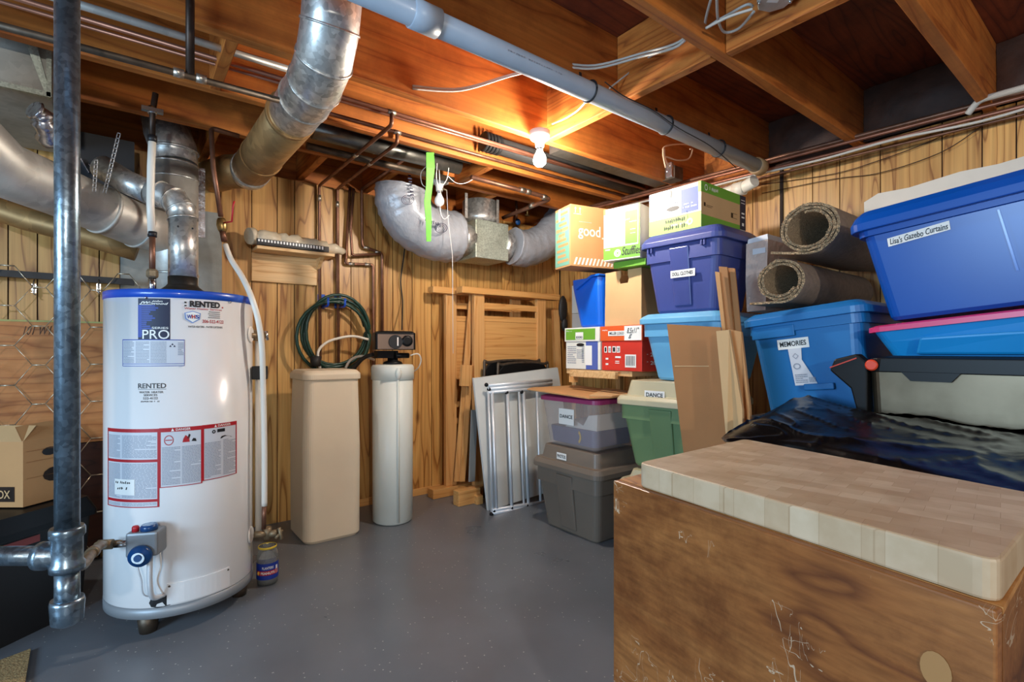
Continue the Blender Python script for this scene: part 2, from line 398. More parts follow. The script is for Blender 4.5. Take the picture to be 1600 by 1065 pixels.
M_card = plain('cardboard', srgb(190, 142, 92), .75, 0, .05, 6, .04, 200)
M_cardd = plain('cardboard_brown', srgb(158, 110, 66), .75, 0, .06, 6, .05, 200)
M_cardp = plain('cardboard_pale', srgb(204, 166, 118), .75, 0, .05, 6, .04, 200)
M_cardw = plain('white_cardboard', srgb(216, 208, 196), .7, 0, .05, 8, .08, 50)
M_boxwhite = plain('carton_white', srgb(228, 226, 216), .5)
M_green = plain('carton_green', srgb(106, 166, 50), .5)
M_green2 = plain('carton_light_green', srgb(160, 200, 96), .5)
M_cblue = plain('carton_blue', srgb(78, 98, 172), .5)
M_cred = plain('carton_red', srgb(206, 52, 38), .5, 0, .06, 6)
M_corange = plain('carton_orange', srgb(222, 92, 40), .5)
M_teal = plain('teal_print', srgb(112, 166, 146), .6)
M_bnavy = plain('bin_navy', srgb(62, 74, 138), .38, 0, .04, 4)
M_blight = plain('bin_light_blue', srgb(104, 172, 214), .38, 0, .04, 4)
M_bmid = plain('bin_mid_blue', srgb(26, 108, 172), .38, 0, .05, 4)
M_broyal = plain('bin_royal_blue', srgb(5, 76, 166), .3, 0, .05, 4)
M_bbright = plain('bin_bright_blue', srgb(6, 98, 214), .35, 0, .05, 4)
M_bcyan = plain('bin_cyan', srgb(20, 136, 206), .35, 0, .05, 4)
M_pink = plain('lid_pink', srgb(206, 52, 110), .35)
M_bgreen = plain('bin_green', srgb(108, 134, 92), .42, 0, .05, 4)
M_btan = plain('lid_tan', srgb(190, 180, 148), .42, 0, .05, 4)
M_bgrey = plain('bin_grey', srgb(116, 104, 92), .45, 0, .06, 4)
M_purple = plain('lid_magenta', srgb(150, 50, 100), .4)
M_carpet = plain('carpet_back', srgb(150, 128, 108), .95, 0, .15, 40, .5, 300)
M_pile = plain('carpet_pile', srgb(176, 152, 120), 1, 0, .4, 160, 1.0, 260)
M_bag = plain('bag_plastic', srgb(9, 9, 10), .27, 0, bump=.25, bscale=22, spec=.3)
M_steel = galv('brushed_steel', srgb(128, 114, 94), .33, 3, .03, .02, .9)
M_jute = plain('jute', srgb(160, 132, 88), .9, 0, .35, 120, .8, 150)
M_greenstrap = plain('green_strap', srgb(84, 176, 46), .6, 0, .2, 30)
M_clothgrey = plain('grey_board', srgb(150, 154, 152), .6)
M_whitebd = plain('white_laminate', srgb(206, 208, 204), .45, 0, .05, 5)
M_pegwire = plain('net_wire', srgb(206, 190, 165), .35, .8)
M_insul = plain('poly_sheet', srgb(62, 34, 20), .7, 0, .4, 9, .6, 12)
# ---------------------------------------------------------------- structure
YB = 3.27; XR = 3.05; ZJ = 2.09; ZS = 2.375
m, nt, bs, N, L = newmat('floor_paint')
tc = N.new('ShaderNodeTexCoord'); vo = N.new('ShaderNodeTexVoronoi'); vo.inputs['Scale'].default_value = 34; vo.inputs['Randomness'].default_value = 1
L.new(tc.outputs['Object'], vo.inputs['Vector'])
lt = N.new('ShaderNodeMath'); lt.operation = 'LESS_THAN'; lt.inputs[1].default_value = .085; L.new(vo.outputs['Distance'], lt.inputs[0])
no = N.new('ShaderNodeTexNoise'); no.inputs['Scale'].default_value = 3; no.inputs['Detail'].default_value = 5; L.new(tc.outputs['Object'], no.inputs['Vector'])
r = ramp(N, [(.3, srgb(98, 102, 108)), (.7, srgb(112, 116, 122))]); L.new(no.outputs['Fac'], r.inputs['Fac'])
mx = N.new('ShaderNodeMixRGB'); L.new(lt.outputs[0], mx.inputs[0]); L.new(r.outputs['Color'], mx.inputs[1]); mx.inputs[2].default_value = srgb(185, 185, 180)
L.new(mx.outputs[0], bs.inputs['Base Color'])
rr_ = N.new('ShaderNodeMapRange'); rr_.inputs['To Min'].default_value = .2; rr_.inputs['To Max'].default_value = .42; L.new(no.outputs['Fac'], rr_.inputs['Value']); L.new(rr_.outputs[0], bs.inputs['Roughness'])
M_floor = m
struct('floor', MB().box(-1.6, 3.2, -.9, 3.45, -.06, 0), M_floor)

def wall_boards(cuts, z0, z1, axis, pos, th, gap=.0026):
    mb = MB()
    for a, b in zip(cuts[:-1], cuts[1:]):
        if axis == 'x': mb.box(a+gap, b-gap, pos, pos+th, z0, z1)
        else: mb.box(pos, pos+th, a+gap, b-gap, z0, z1)
    return mb
gb = [12.6, 58.4, 110, 155, 188, 345, 393.4, 433.3, 460.2, 494, 524.6, 548.4, 586.5, 613.5, 644.2, 674.4, 698, 727.3, 747, 766, 784.6, 800, 820.3, 834, 847.5, 862, 874]
cb = [-1.5, -1.2, -.9, -.66, -.5] + sorted(P(px, 400, y=YB).x for px in gb) + [XR]
cb = [c for i, c in enumerate(cb) if i == 0 or c - cb[i-1] > .02]
o = struct('wall_back', wall_boards(cb, 0, 2.07, 'x', YB, .012), M_panel)
obj('groove_backing', MB().box(-1.5, XR+.1, YB+.012, YB+.03, 0, 2.07), M_groove, o)
gr = [1176, 1221, 1269.5, 1312, 1375.5, 1472, 1534.5, 1588]
cr = sorted(P(px, 300, x=XR).y for px in gr)
lo = [-.9, -.62, -.42, -.2, .02, .14]; hi = []
yy = cr[-1] + .1
while yy < YB-.1: hi.append(yy); yy += random.choice([.1, .14, .2, .25])
cr = [c for c in lo if c < cr[0]-.05] + cr + hi + [YB]
o = struct('wall_right', wall_boards(cr, 0, 2.10, 'y', XR, .012), M_panel)
obj('groove_backing', MB().box(XR+.012, XR+.03, -.9, YB, 0, 2.10), M_groove, o)
struct('baseboard_back', MB().box(.9, XR-.02, YB-.012, YB, 0, .05), M_bedX, bevel=.003)
struct('trim_1', MB().box(XR-.012, XR, P(1221, 300, x=XR).y-.012, P(1221, 300, x=XR).y+.004, 0, 2.08), M_groove)
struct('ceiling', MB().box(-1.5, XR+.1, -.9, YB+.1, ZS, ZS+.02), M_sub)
struct('trim_2', MB().box(-1.5, XR, YB+.05, YB+.09, 2.02, ZS), M_joistX)       # rim boards behind the panelling tops
struct('trim_3', MB().box(XR+.06, XR+.1, -.9, YB+.1, 2.02, ZS), M_joistX)
# joists
jl = [(-.46, 'joist nearest the camera side, partly above the view'), (.03, 'floor joist just above the camera'),
      (.51, 'dark orange wooden joist at top right ending above the white cardboard, rightmost joist'),
      (1.01, 'grainy orange joist crossing above the ceiling octagon box, second from the right'),
      (1.49, 'brown wooden joist half hidden above the blue-grey plastic drain pipe'),
      (1.96, 'broad orange joist face below the drain pipe, lit by the bare bulb'),
      (2.41, 'golden wooden joist behind the lit bulb with the green strap hanging from it'),
      (2.83, 'reddish wooden joist just in front of the back wall above the white flexible duct')]
for i, (y, lab) in enumerate(jl[2:]):
    o = obj('floor_joist', MB().box(-1.5, XR+.06, y-.042, y, ZJ, ZS), M_joistX, bevel=.003)
    tag(o, lab, 'joist', 'wooden floor joists')
def block(x, y0, y1, lab, w=.04):
    tag(obj('joist_block', MB().box(x-w/2, x+w/2, y0, y1, ZJ, ZS-.002), M_joistY, bevel=.003), lab, 'wood block', 'wooden blocks between joists')
block(1.70, 1.012, 1.446, 'wooden block between joists left of the grainy joist, lit edge')
block(1.72, .512, .966, 'wooden block between joists beside the grey ceiling octagon box')
block(1.715, 1.492, 1.916, 'brightly lit wooden block directly right of the glowing bulb')
block(1.70, 2.412, 2.786, 'wooden block above and right of the unlit bulb')
block(2.03, 2.832, 3.315, 'wooden block against back wall above the galvanised duct box')
block(.88, 2.832, 3.315, 'wooden block against back wall right of the brown duct end')
block(1.30, 2.832, 3.315, 'wooden block against back wall left of the white flexible duct')
block(.36, 2.832, 3.315, 'wooden block against back wall behind the red handled copper pipe')
block(.30, 1.962, 2.366, 'wooden block beside the dark iron riser pipe at top left')
# insulation plastic in the ends of the joist bays
for y0, y1, lab in ((.512, .966, 'crinkled plastic over insulation at bay end above right wall, near the camera'),
                    (1.012, 1.446, 'crinkled plastic over insulation at bay end left of the grainy joist'),
                    (.05, .466, 'crinkled plastic over insulation at bay end in the top right corner')):
    mb = MB(); n = 10
    g = [[Vector((XR-.02 - .035*math.sin(PI*i/n)*math.sin(PI*j/n) - random.uniform(0, .015), y0+(y1-y0)*i/n, 2.10+.27*j/n)) for j in range(n+1)] for i in range(n+1)]
    vs = [p for rw in g for p in rw]; fs = [(i*(n+1)+j, i*(n+1)+j+1, (i+1)*(n+1)+j+1, (i+1)*(n+1)+j) for i in range(n) for j in range(n)]
    mb.add(vs, fs, True); mb.add([p+Vector((.07, 0, 0)) for p in vs], fs, True)
    tag(obj('insulation_batt', mb, M_insul), lab, 'insulation', 'plastic covered insulation')

M_darkgalv = galv('dark_galvanised', srgb(120, 118, 112), .32, 30, .2, .1, .8)
# ---------------------------------------------------------------- ceiling services
def pipe(name, lab, cat, pts, r, mat, group=None, n=14, sm=0, joints=(), jm=None, jr=1.25, jl=.018):
    pts = [Vector(p) for p in pts]
    pp = smooth_path(pts, sm) if sm else pts
    if not joints:
        return tag(obj(name, MB().tube(pp, r, n), mat), lab, cat, group)
    t = thing(name, lab, cat, tuple(pts[0]), group)
    obj('tubing', MB().tube(pp, r, n), mat, t)
    for a, d in joints:
        a = Vector(a); d = Vector(d).normalized()
        obj('fitting', MB().tube([a-d*jl, a+d*jl], r*jr, n), jm or M_solder, t)
    return t
def elbowed(pts, rad=.025, k=4):     # rounds the corners of a polyline
    pts = [Vector(p) for p in pts]; out = [pts[0]]
    for i in range(1, len(pts)-1):
        a, b, c = pts[i-1], pts[i], pts[i+1]
        da = (a-b); dc = (c-b); q = min(rad, da.length*.45, dc.length*.45)
        s = b + da.normalized()*q; e = b + dc.normalized()*q
        for j in range(k+1):
            tt = j/k; out.append(s*(1-tt)**2 + b*2*tt*(1-tt) + e*tt*tt)
    out.append(pts[-1]); return out

# blue-grey drain pipe with coupling and strap hangers
t = thing('drain_pipe', 'long blue-grey plastic drain pipe hung diagonally under the joists', 'pipe', (1.4, 1.385, 2.0))
yp = 1.385; zp = 2.045
obj('pipe_barrel', MB().tube([(-.2, yp, zp), (2.79, yp, zp-.004)], .0365, 24), M_pvc, t)
cx = P(663, 30, y=yp).x
obj('coupling', MB().lathe([(.0365,0), (.043,.001), (.043,.09), (.0365,.091)], (cx-.045, yp, zp), (1,0,0), 24), M_pvc, t)
obj('end_collar', MB().lathe([(.0365,0), (.044,.001), (.044,.06), (.03,.075)], (2.74, yp, zp-.004), (1,0,0), 24), plain('old_collar', srgb(150,120,84), .5), t)
for px in (921, 1040, 1122):
    x = P(px, 180, y=yp).x
    mb = MB().tube([(x, yp+.04*math.cos(a), zp-.001+.04*math.sin(a)) for a in [PI*k/12 for k in range(-12, 13)]], .004, 6)
    mb.bar((x, yp+.038, zp), (x, yp+.05, ZJ+.05), .012, .003)
    obj('strap_hanger', mb, M_black, t)
mb = MB(); put_text(mb, '~22', lambda u, v: Vector((1.02+u*.25, yp-.0368, zp-.012+v*.006)), 0, 1, 0, 1)
obj('stamp', mb, M_greytext, t)
pipe('branch_drain', 'short cream white pipe coming out behind the carton marked with green', 'pipe',
     [(2.82, 1.43, 1.985), (2.84, 1.5, 1.97), (2.86, 2.05, 1.95), (2.86, 2.52, 1.945)], .034, M_pvcw, n=18,
     joints=[((2.843, 1.53, 1.968), (0.02, 1, -.02))], jm=M_pvcw, jr=1.2, jl=.03)
mb = MB().tube(smooth_path([P(945, 128, y=1.34), P(975, 150, y=1.34), P(1020, 172, y=1.34), P(1060, 200, y=1.34), P(1110, 228, y=1.34), P(1150, 262, y=1.34)], 5), .0022, 6)
tag(obj('thin_wire', mb, M_black), 'thin black wire wrapped along the right half of the drain pipe', 'wire')
# copper lines under the joists
pipe('copper_pipe', 'upper thin copper pipe with tee running under the joists behind the big round duct', 'pipe',
     [(-.6, 2.17, 2.12), (2.95, 2.17, 2.12)], .0085, M_copper_r, 'copper water lines', joints=[((.977, 2.17, 2.12), (1,0,0)), ((1.9, 2.17, 2.12), (1,0,0))])
pipe('copper_pipe', 'lower thin copper pipe with tee running under the golden joist', 'pipe',
     [(.5, 2.345, 2.115), (2.95, 2.345, 2.115)], .009, M_copper, 'copper water lines', joints=[((1.085, 2.345, 2.115), (1,0,0)), ((.7, 2.345, 2.115), (1,0,0))])
gq = P(297, 118, y=1.875)
pipe('gas_line', 'grey iron gas pipe with a tee running under the joists at upper left', 'pipe',
     [(-.6, 1.875, gq.z-.012), (.43, 1.875, gq.z)], .0105, M_iron, joints=[((gq.x-.03, 1.875, gq.z-.002), (1,0,0)), ((gq.x+.03, 1.875, gq.z-.001), (1,0,0))], jr=1.35, jl=.014)
q = gq
pipe('iron_riser', 'dark iron pipe rising straight from the gas tee into the floor', 'pipe', [(q.x, 1.875, gq.z), (q.x, 1.875, ZS)], .0125, M_black_iron)
pipe('conduit', 'grey galvanised conduit running beside the broad joist at top left', 'pipe', [(-.6, 2.06, 2.10), (.62, 2.06, 2.11)], .013, M_duct)
pipe('copper_pipe', 'pair-side reddish copper pipe beside the conduit at top left', 'pipe', [(-.6, 2.205, 2.11), (2.9, 2.21, 2.135)], .006, M_copper_r, 'copper water lines')
# branches going to the back wall and down it
zb = 2.062
A = elbowed([(.977, 2.17, 2.12), (.977, 2.17, zb), (.977, YB-.03, zb-.005), (.985, YB-.03, .4)], .02)
pipe('wall_copper_pipe', 'copper pipe down the panelled wall behind the bundle shelf, leftmost of the bare pipes', 'pipe', A, .0095, M_copper, 'copper wall pipes', joints=[((.977, 2.62, zb-.002), (0,1,0)), ((.978, YB-.03, 1.98), (0,0,1))], jr=1.2)
B = elbowed([(1.085, 2.345, 2.115), (1.085, 2.345, zb), (1.09, YB-.03, zb-.002), (1.10, YB-.03, .5)], .02)
pipe('wall_copper_pipe', 'straight copper pipe down the wall that passes behind the green hose coil', 'pipe', B, .0095, M_copper, 'copper wall pipes', joints=[((1.087, 2.7, zb), (0,1,0)), ((1.09, YB-.03, 1.96), (0,0,1))], jr=1.2)
yw = YB-.028
W = lambda px, py: P(px, py, y=yw)
C1 = elbowed([W(547, 292), W(540, 412), W(583, 413.5), W(583.5, 545), W(583.5, 575)], .02)
pipe('wall_copper_pipe', 'copper pipe bending right on the wall then dropping behind the softener, lower step', 'pipe', C1, .0095, M_copper, 'copper wall pipes', joints=[(W(549, 412.3), (1,0,0)), (W(574, 413.2), (1,0,0))], jr=1.2)
C2 = elbowed([(1.25, 2.6, 2.098), (1.25, yw, 2.09), W(566, 384.6), W(597, 396), W(597, 530)], .02)
pipe('wall_copper_pipe', 'copper pipe with the higher step on the wall, rightmost of the bare pipes', 'pipe', C2, .0095, M_copper, 'copper wall pipes', joints=[(W(572, 387), (1,0,-.1)), (W(590, 394), (1,0,-.1))], jr=1.2)
C3 = elbowed([W(551, 296)+Vector((0,-.02,0)), W(546, 360)+Vector((0,-.02,0)), W(548.5, 399.5)+Vector((0,-.02,0)), W(592, 397)+Vector((0,-.02,0))], .02)
pipe('wall_copper_pipe', 'short crossing copper pipe joining the two stepped pipes on the wall', 'pipe', C3, .0085, M_copper, 'copper wall pipes')
pipe('power_cord', 'thin black cord hanging down the panelling to the softener head', 'cord', [W(633, 383), W(629, 415), W(626, 440), W(629, 470), P(628, 515, y=3.1)], .0045, M_blackrub, sm=5)
# abs pipe, main water pipe, silver pipe in bays
t = thing('black_drain', 'dark grey plastic drain pipe with ribbed coupling between joists behind the bulb', 'pipe', (1.7, 2.27, 2.1))
obj('pipe_barrel', MB().tube([(1.64, 2.285, 2.17), (2.9, 2.285, 2.16)], .045, 20), M_abs, t)
mb = MB()
for k in range(5): mb.lathe([(.045,0), (.053,.003), (.053,.012), (.045,.015)], (1.56+.022*k, 2.285, 2.17), (1,0,0), 20)
obj('ribbed_coupling', mb, M_blackrub, t)
pipe('silver_duct_pipe', 'grey and silver round pipe in the joist bay left of the green strap', 'pipe', [(.75, 2.60, 2.13), (1.60, 2.60, 2.13)], .045, M_darkgalv, n=20)
pipe('black_hose_pipe', 'shiny black plastic pipe beside the silver pipe in the joist bay', 'pipe', [(.9, 2.50, 2.16), (1.62, 2.50, 2.15)], .03, M_abs)
pipe('grey_pipe', 'grey pipe under the reddish joist left part of back bay', 'pipe', [(.75, 2.70, 2.08), (1.62, 2.70, 2.08)], .018, M_iron)
e = P(855, 307, y=2.56)
mp = elbowed([(1.66, 2.56, 2.07), (e.x-.02, 2.56, 2.06), (e.x+.02, 2.56, 2.05), (e.x-.0, 2.85, 2.03), (e.x-.03, 3.02, 2.01)], .03)
pipe('main_water_pipe', 'brown water pipe running to an elbow above the galvanised duct box', 'pipe', mp, .014, M_copper, joints=[((2.05, 2.56, 2.066), (1,0,0)), ((2.1, 2.56, 2.065), (1,0,0)), ((e.x-.03, 2.56, 2.055), (1,0,0)), ((e.x, 2.72, 2.04), (0,1,0))], jr=1.3)
t = thing('brass_valve', 'brass valve with small tap under the joists left of the plain brown good carton', 'valve', tuple(P(824, 328, y=3.03)))
c = P(824, 326, y=3.03)
obj('valve_body', MB().lathe([(.014,0), (.02,.006), (.02,.02), (.014,.026), (.018,.05), (.013,.06)], c+Vector((0,-.03,.01)), (0,1,0), 14), M_brass, t)
obj('valve_stem', MB().tube([c, c+Vector((0,0,-.05))], .006).tube([c+Vector((-.02,0,-.05)), c+Vector((.02,0,-.05))], .006), M_brass, t)
c = P(807, 345, y=3.1)
t = thing('blue_handle_valve', 'copper stub with blue round handle beside the flexible duct', 'valve', tuple(c))
obj('stub_pipe', MB().tube([c+Vector((0,0,.2)), c+Vector((0,0,.0))], .01), M_copper, t)
obj('round_handle', MB().lathe([(.02,0), (.024,.004), (.024,.012), (.008,.018)], c+Vector((0,-.01,-.012)), (0,-1,0), 14), M_knobblue, t)
# bundle of lines along the right wall
xb = lambda y: 2.985 - .10*(y-.2)/1.2
cols = [(0.00, 2.105, .011, M_copper), (-.035, 2.075, .008, M_copper_r), (.005, 2.05, .009, M_copper_r), (-.02, 2.03, .006, M_cable), (.02, 2.02, .006, M_copper)]
lb = ['uppermost copper pipe of the bundle along the top of the right wall', 'reddish copper pipe second from top in the right wall bundle',
      'middle copper pipe of the right wall bundle', 'pale cable sagging along the right wall bundle', 'lowest thin copper pipe of the right wall bundle']
for (dx, z, r, mt), l in zip(cols, lb):
    pts = [(xb(y)+dx, y, z + (.008*math.sin(y*9) if mt is M_cable else 0)) for y in [-.8, -.3, .2, .5, .8, 1.1, 1.4, 1.8, 2.3, 3.2]]
    pipe('wall_line', l, 'pipe' if mt is not M_cable else 'cable', pts, r, mt, 'lines along the right wall', sm=4)
for l, pts in (('upper thin wire drooping over the right panelling', [(1190, 288), (1300, 272), (1375, 250), (1450, 222), (1530, 184)]),
               ('lower thin brown wire drooping over the right panelling', [(1190, 302), (1300, 280), (1375, 270), (1470, 238), (1535, 196)])):
    pipe('loose_wire', l, 'wire', [P(a, b, x=XR-.02) for a, b in pts], .002, M_black_iron, 'thin wires on the right panelling', sm=5, n=6)
pipe('blue_grey_hose', 'blue-grey thick cable entering at the right edge below the joists', 'cable', [P(1512, 178, x=2.92), P(1530, 158, x=2.9), P(1560, 148, x=2.86), P(1610, 134, x=2.8), P(1680, 112, x=2.75)], .013, M_cable, sm=5)
# white cables from the joists
def cable(name, lab, pts, r=.0045, mat=None, group='white cables on the ceiling'):
    return pipe(name, lab, 'cable', smooth_path(pts, 6), r, mat or M_cable, group, n=8)
for k, dz in enumerate((0, .012)):
    cable('ceiling_cable', ['white cable curving from the drain pipe up over the grainy joist', 'second white cable curving beside the first over the grainy joist'][k],
          [P(645, 134, y=1.915)+Vector((0,0,-dz)), P(720, 138-k, y=1.88)+Vector((0,0,-dz)), P(800, 116, y=1.75)+Vector((0,0,-dz*.5)), P(868, 100, y=1.50)+Vector((0,0,-dz)), P(930, 102, y=1.4)+Vector((0,0,-dz)), P(1000, 84, y=1.25)+Vector((0,0,-dz)), P(1060, 66, y=1.06)+Vector((0,0,-dz)), P(1085, 55, y=1.0)+Vector((0,0,.04))])
cable('ceiling_cable', 'thin white cable looping from behind the drain pipe to the block', [P(952, 138, y=1.42), P(985, 112, y=1.38), P(1010, 92, y=1.3), P(1040, 78, y=1.15), P(1070, 64, y=1.03)], .0035)
cable('lamp_cable', 'short white cable running from the lit lampholder to the drain pipe', [P(862, 194, y=1.82), P(885, 184, y=1.75), P(903, 172, y=1.6), P(916, 158, y=1.45)], .0035, M_whitepl)
for k, pp in enumerate(([(1112, -6), (1102, 40), (1125, 30), (1165, 8), (1176, 10)], [(1120, -6), (1122, 30), (1132, 50), (1155, 44), (1178, 18)], [(1103, 44), (1130, 30), (1150, 22), (1176, 14)])):
    cable('box_cable', ['white cable dropping to the octagon box, left loop', 'white cable hanging in the lowest loop under the octagon box', 'white cable lying straight into the octagon box'][k],
          [P(a, b, z=2.15-.02*k) for a, b in pp], .0045)
c = P(1212, 2, z=2.13)
t = thing('octagon_box', 'grey metal ceiling octagon box with paper label at the top edge', 'electrical box', (c.x, c.y, 2.13))
obj('box_body', MB().lathe([(.052,0), (.056,.003), (.056,.05), (.05,.052)], (c.x, c.y, 2.13), (0,0,1), 8, smooth=False), M_duct, t)
mb = MB().add([(c.x-.045, c.y-.01, 2.129), (c.x-.02, c.y-.035, 2.129), (c.x+.01, c.y+.0, 2.129), (c.x-.02, c.y+.02, 2.129)], [(0,1,2,3)])
obj('paper_label', mb, M_whiteprint, t)
obj('screw', MB().sphere((c.x+.035, c.y-.028, 2.128), .006).sphere((c.x-.035, c.y+.035, 2.128), .006), M_chrome, t)
# junction box hanging by the joist end
c = P(1050, 272, y=1.90)
t = thing('junction_box', 'small metal junction box with cream cables hanging under the broad joist', 'electrical box', tuple(c-Vector((0,0,.05))))
obj('box_body', MB().box(c.x-.045, c.x+.045, c.y-.05, c.y+.04, c.z-.045, c.z+.035), M_iron, t, bevel=.004)
obj('switch', MB().box(c.x-.07, c.x-.045, c.y-.045, c.y-.005, c.z-.04, c.z+.05).sphere((c.x-.055, c.y-.03, c.z+.03), .018).sphere((c.x-.06, c.y-.01, c.z), .016), M_foil, t, bevel=.002)
for k, pp in enumerate(([(1040, 262), (1036, 240), (1041, 228), (1075, 226), (1110, 240), (1150, 260)], [(1044, 258), (1040, 245), (1058, 250), (1076, 248), (1082, 234), (1078, 233)], [(1046, 262), (1039, 248), (1038, 232)])):
    cable('junction_cable', ['cream cable arching from the junction box along the drain pipe', 'cream cable curling to a hook above the junction box', 'short cream cable standing up from the junction box'][k], [P(a, b, y=1.84) for a, b in pp], .0045, M_wirewarm, 'cream cables at the junction box')
# sheet metal duct in the bay near the right
mb = MB().box(1.85, 2.78, 1.975, 2.07, 2.10, 2.36)
tag(obj('bay_duct', mb, M_darkgalv), 'flat sheet metal duct tucked between joists right of the bulb', 'duct')

# lamps
def lampholder(c, on, lab, lab2):
    t = thing('lampholder', lab, 'lampholder', c, 'porcelain ceiling lampholders')
    x, y, z = c
    if on:
        obj('base', MB().lathe([(.05, 0), (.05, -.012), (.046, -.035), (.03, -.045), (.022, -.05), (.02, -.075)], (x, y, z), (0,0,1), 28), M_whitepl, t)
        zb_ = z-.085
    else:
        obj('base', MB().lathe([(.058, 0), (.058, -.008), (.03, -.014), (.024, -.03), (.021, -.06)], (x, y, z), (0,0,1), 28), M_whitepl, t)
        obj('pull_switch', MB().tube([(x+.015, y-.015, z-.045), (x+.035, y-.03, z-.055)], .006), M_brassold, t)
        zb_ = z-.07
    b = thing('light_bulb', lab2, 'light bulb', (x, y, zb_-.06), 'bare light bulbs')
    obj('screw_base', MB().lathe([(.013, .012), (.014, 0), (.014, -.015)], (x, y, zb_+.01), (0,0,1), 16), M_chrome, b)
    mat = plain('bulb_lit', (1.0, .78, .52, 1), .3) if on else plain('bulb_off', srgb(232, 230, 226), .3)
    if on:
        p_ = mat.node_tree.nodes['Principled BSDF']; p_.inputs['Emission Color'].default_value = (1, .90, .78, 1); p_.inputs['Emission Strength'].default_value = BULB
    obj('glass_envelope', MB().lathe([(.012, 0), (.016, -.015), (.027, -.034), (.031, -.052), (.028, -.07), (.016, -.082), (0, -.086)], (x, y, zb_), (0,0,1), 28, capped=False), mat, b)
lampholder((1.60, 1.86, 2.089), True, 'white lampholder under the joist holding the glowing bulb', 'bare glowing round light bulb under the joists')
lampholder((1.58, 2.80, 2.089), False, 'round white lampholder with pull switch holding the unlit bulb', 'unlit white bulb hanging in front of the flexible duct')
pipe('pull_cord', 'thin white pull cord hanging from the unlit lamp down past the wall', 'cord', [(1.612, 2.765, 2.035), P(700, 340, y=2.74), P(707, 400, y=2.74), P(708, 552, y=2.74)], .0018, M_whitepl, n=6)
# green strap and loops
mb = MB(); pts = [(672, 238, 2.395, 6), (673, 262, 2.39, 6.5), (671, 290, 2.40, 5), (668, 315, 2.41, 5), (670, 345, 2.42, 4.5), (670, 377, 2.42, 3.5)]
vs = []
for px, py, y, w_ in pts:
    a = P(px-w_, py, y=y); b = P(px+w_, py, y=y+.01); vs += [a, b, b+Vector((0,.003,0)), a+Vector((0,.003,0))]
for i in range(len(pts)-1):
    o_ = i*4
    mb.add(vs[o_:o_+8], [(0,1,5,4),(1,2,6,5),(2,3,7,6),(3,0,4,7)])
tag(obj('strap', mb, M_greenstrap), 'bright green fabric strap dangling from the joist before the duct', 'strap')
for k, pp in enumerate(([(668, 258), (658, 270), (660, 288), (670, 294)], [(683, 255), (682, 280), (688, 292), (698, 280), (701, 262)], [(700, 275), (710, 284), (720, 287), (732, 284), (745, 276)], [(686, 262), (688, 300), (688, 330), (694, 342), (702, 336)])):
    cable('dangling_wire', ['thin white wire looping left of the green strap', 'thin white wire loop right of the green strap', 'thin white wire sagging toward the wooden block', 'thin white wire loop beside the unlit bulb'][k], [P(a, b, y=2.44+.06*k) for a, b in pp], .0022, M_whitepl, 'thin white wires near the unlit lamp')

# ---------------------------------------------------------------- ducts
def seg_duct(path, r, mat, name, parent, seams=(), n=30):
    obj(name, MB().tube(path, r, n), mat, parent)
t = thing('round_duct', 'big galvanised elbow duct dropping from joists and running to back wall', 'duct', (.55, 2.2, 1.89))
r = .092
# elbow gores: from joist bay, bending down and back toward the wall
e0 = [Vector((.545, 1.66, 2.40)), Vector((.545, 1.66, 2.20)), Vector((.545, 1.69, 2.10)), Vector((.548, 1.76, 2.025)), Vector((.55, 1.87, 1.99)), Vector((.55, 2.00, 1.985)), Vector((.55, 2.16, 1.985))]
obj('elbow', MB().tube(e0, r, 32), M_galv, t)
for i in (1, 2, 3, 4, 5):
    d = (e0[i+1]-e0[i-1]).normalized()
    mb = MB(); mb.tube([e0[i]-d*.004, e0[i]+d*.004], r*1.045, 32); obj('gore_seam', mb, M_galv, t)
obj('straight_pipe', MB().tube([(.55, 2.15, 1.985), (.545, 2.55, 1.985), (.54, 2.95, 1.985)], r*1.02, 32), M_ductbrown, t)
for y in (2.17, 2.72): obj('joint_ring', MB().tube([(.545, y-.01, 1.985), (.545, y+.01, 1.985)], r*1.07, 32), M_ductbrown, t)
obj('end_ring', MB().tube([(.54, 2.93, 1.985), (.54, 3.0, 1.985)], r*1.06, 32), M_galv, t)
obj('wall_sleeve', MB().tube([(.54, 2.99, 1.985), (.46, 3.08, 1.99), (.40, 3.26, 2.0)], r*.95, 28), M_ductbrown, t)
# flexible ducts + box
def flex(name, lab, pts, rad, mat, seed, wr=.06):
    rr = random.Random(seed); pp = smooth_path(pts, 8); mb = MB()
    n = 40; m_ = len(pp); rs = [rad*(1+.02*math.sin(i*2.1)) for i in range(m_)]
    mb.tube(pp, rs, n)
    # wrinkles
    for i in range(m_):
        for k in range(n):
            v = mb.v[i*n+k]; cc = pp[i]; d = v-cc
            f = 1 + wr*.5*math.sin(k*1.3+i*.9+seed) * math.sin(i*.7+k*.35) + rr.uniform(-.012, .012)
            mb.v[i*n+k] = cc + d*f
    return tag(obj(name, mb, mat), lab, 'duct', 'silver flexible ducts')
M_flexp = plain('flex_plastic', srgb(160, 162, 168), .32, .1, .08, 8, .7, 22)
yd = 2.98
fl1 = flex('flexible_duct', 'big silver plastic flexible duct curling under the joists left of the metal box', [P(629, 299, y=yd), P(629, 314, y=yd), P(645, 345, y=yd), P(680, 366, y=yd), P(712, 370, y=yd)], .168, M_flexp, 3)
mb = MB()
f_ = lambda px, py: (lambda u, v: P(px+u*60, py-v*60, y=yd-.205))
for cx_, cy_ in ((637, 312), (689, 356)):
    for q_ in (1, .72, .45): ring(mb, f_(cx_, cy_), 0, 0, .17*q_, .13*q_, .12)
put_text(mb, '~9', lambda u, v: P(636+4*u+ v*7, 262+46*u, y=yd-.19), 0, 1, 0, 1)
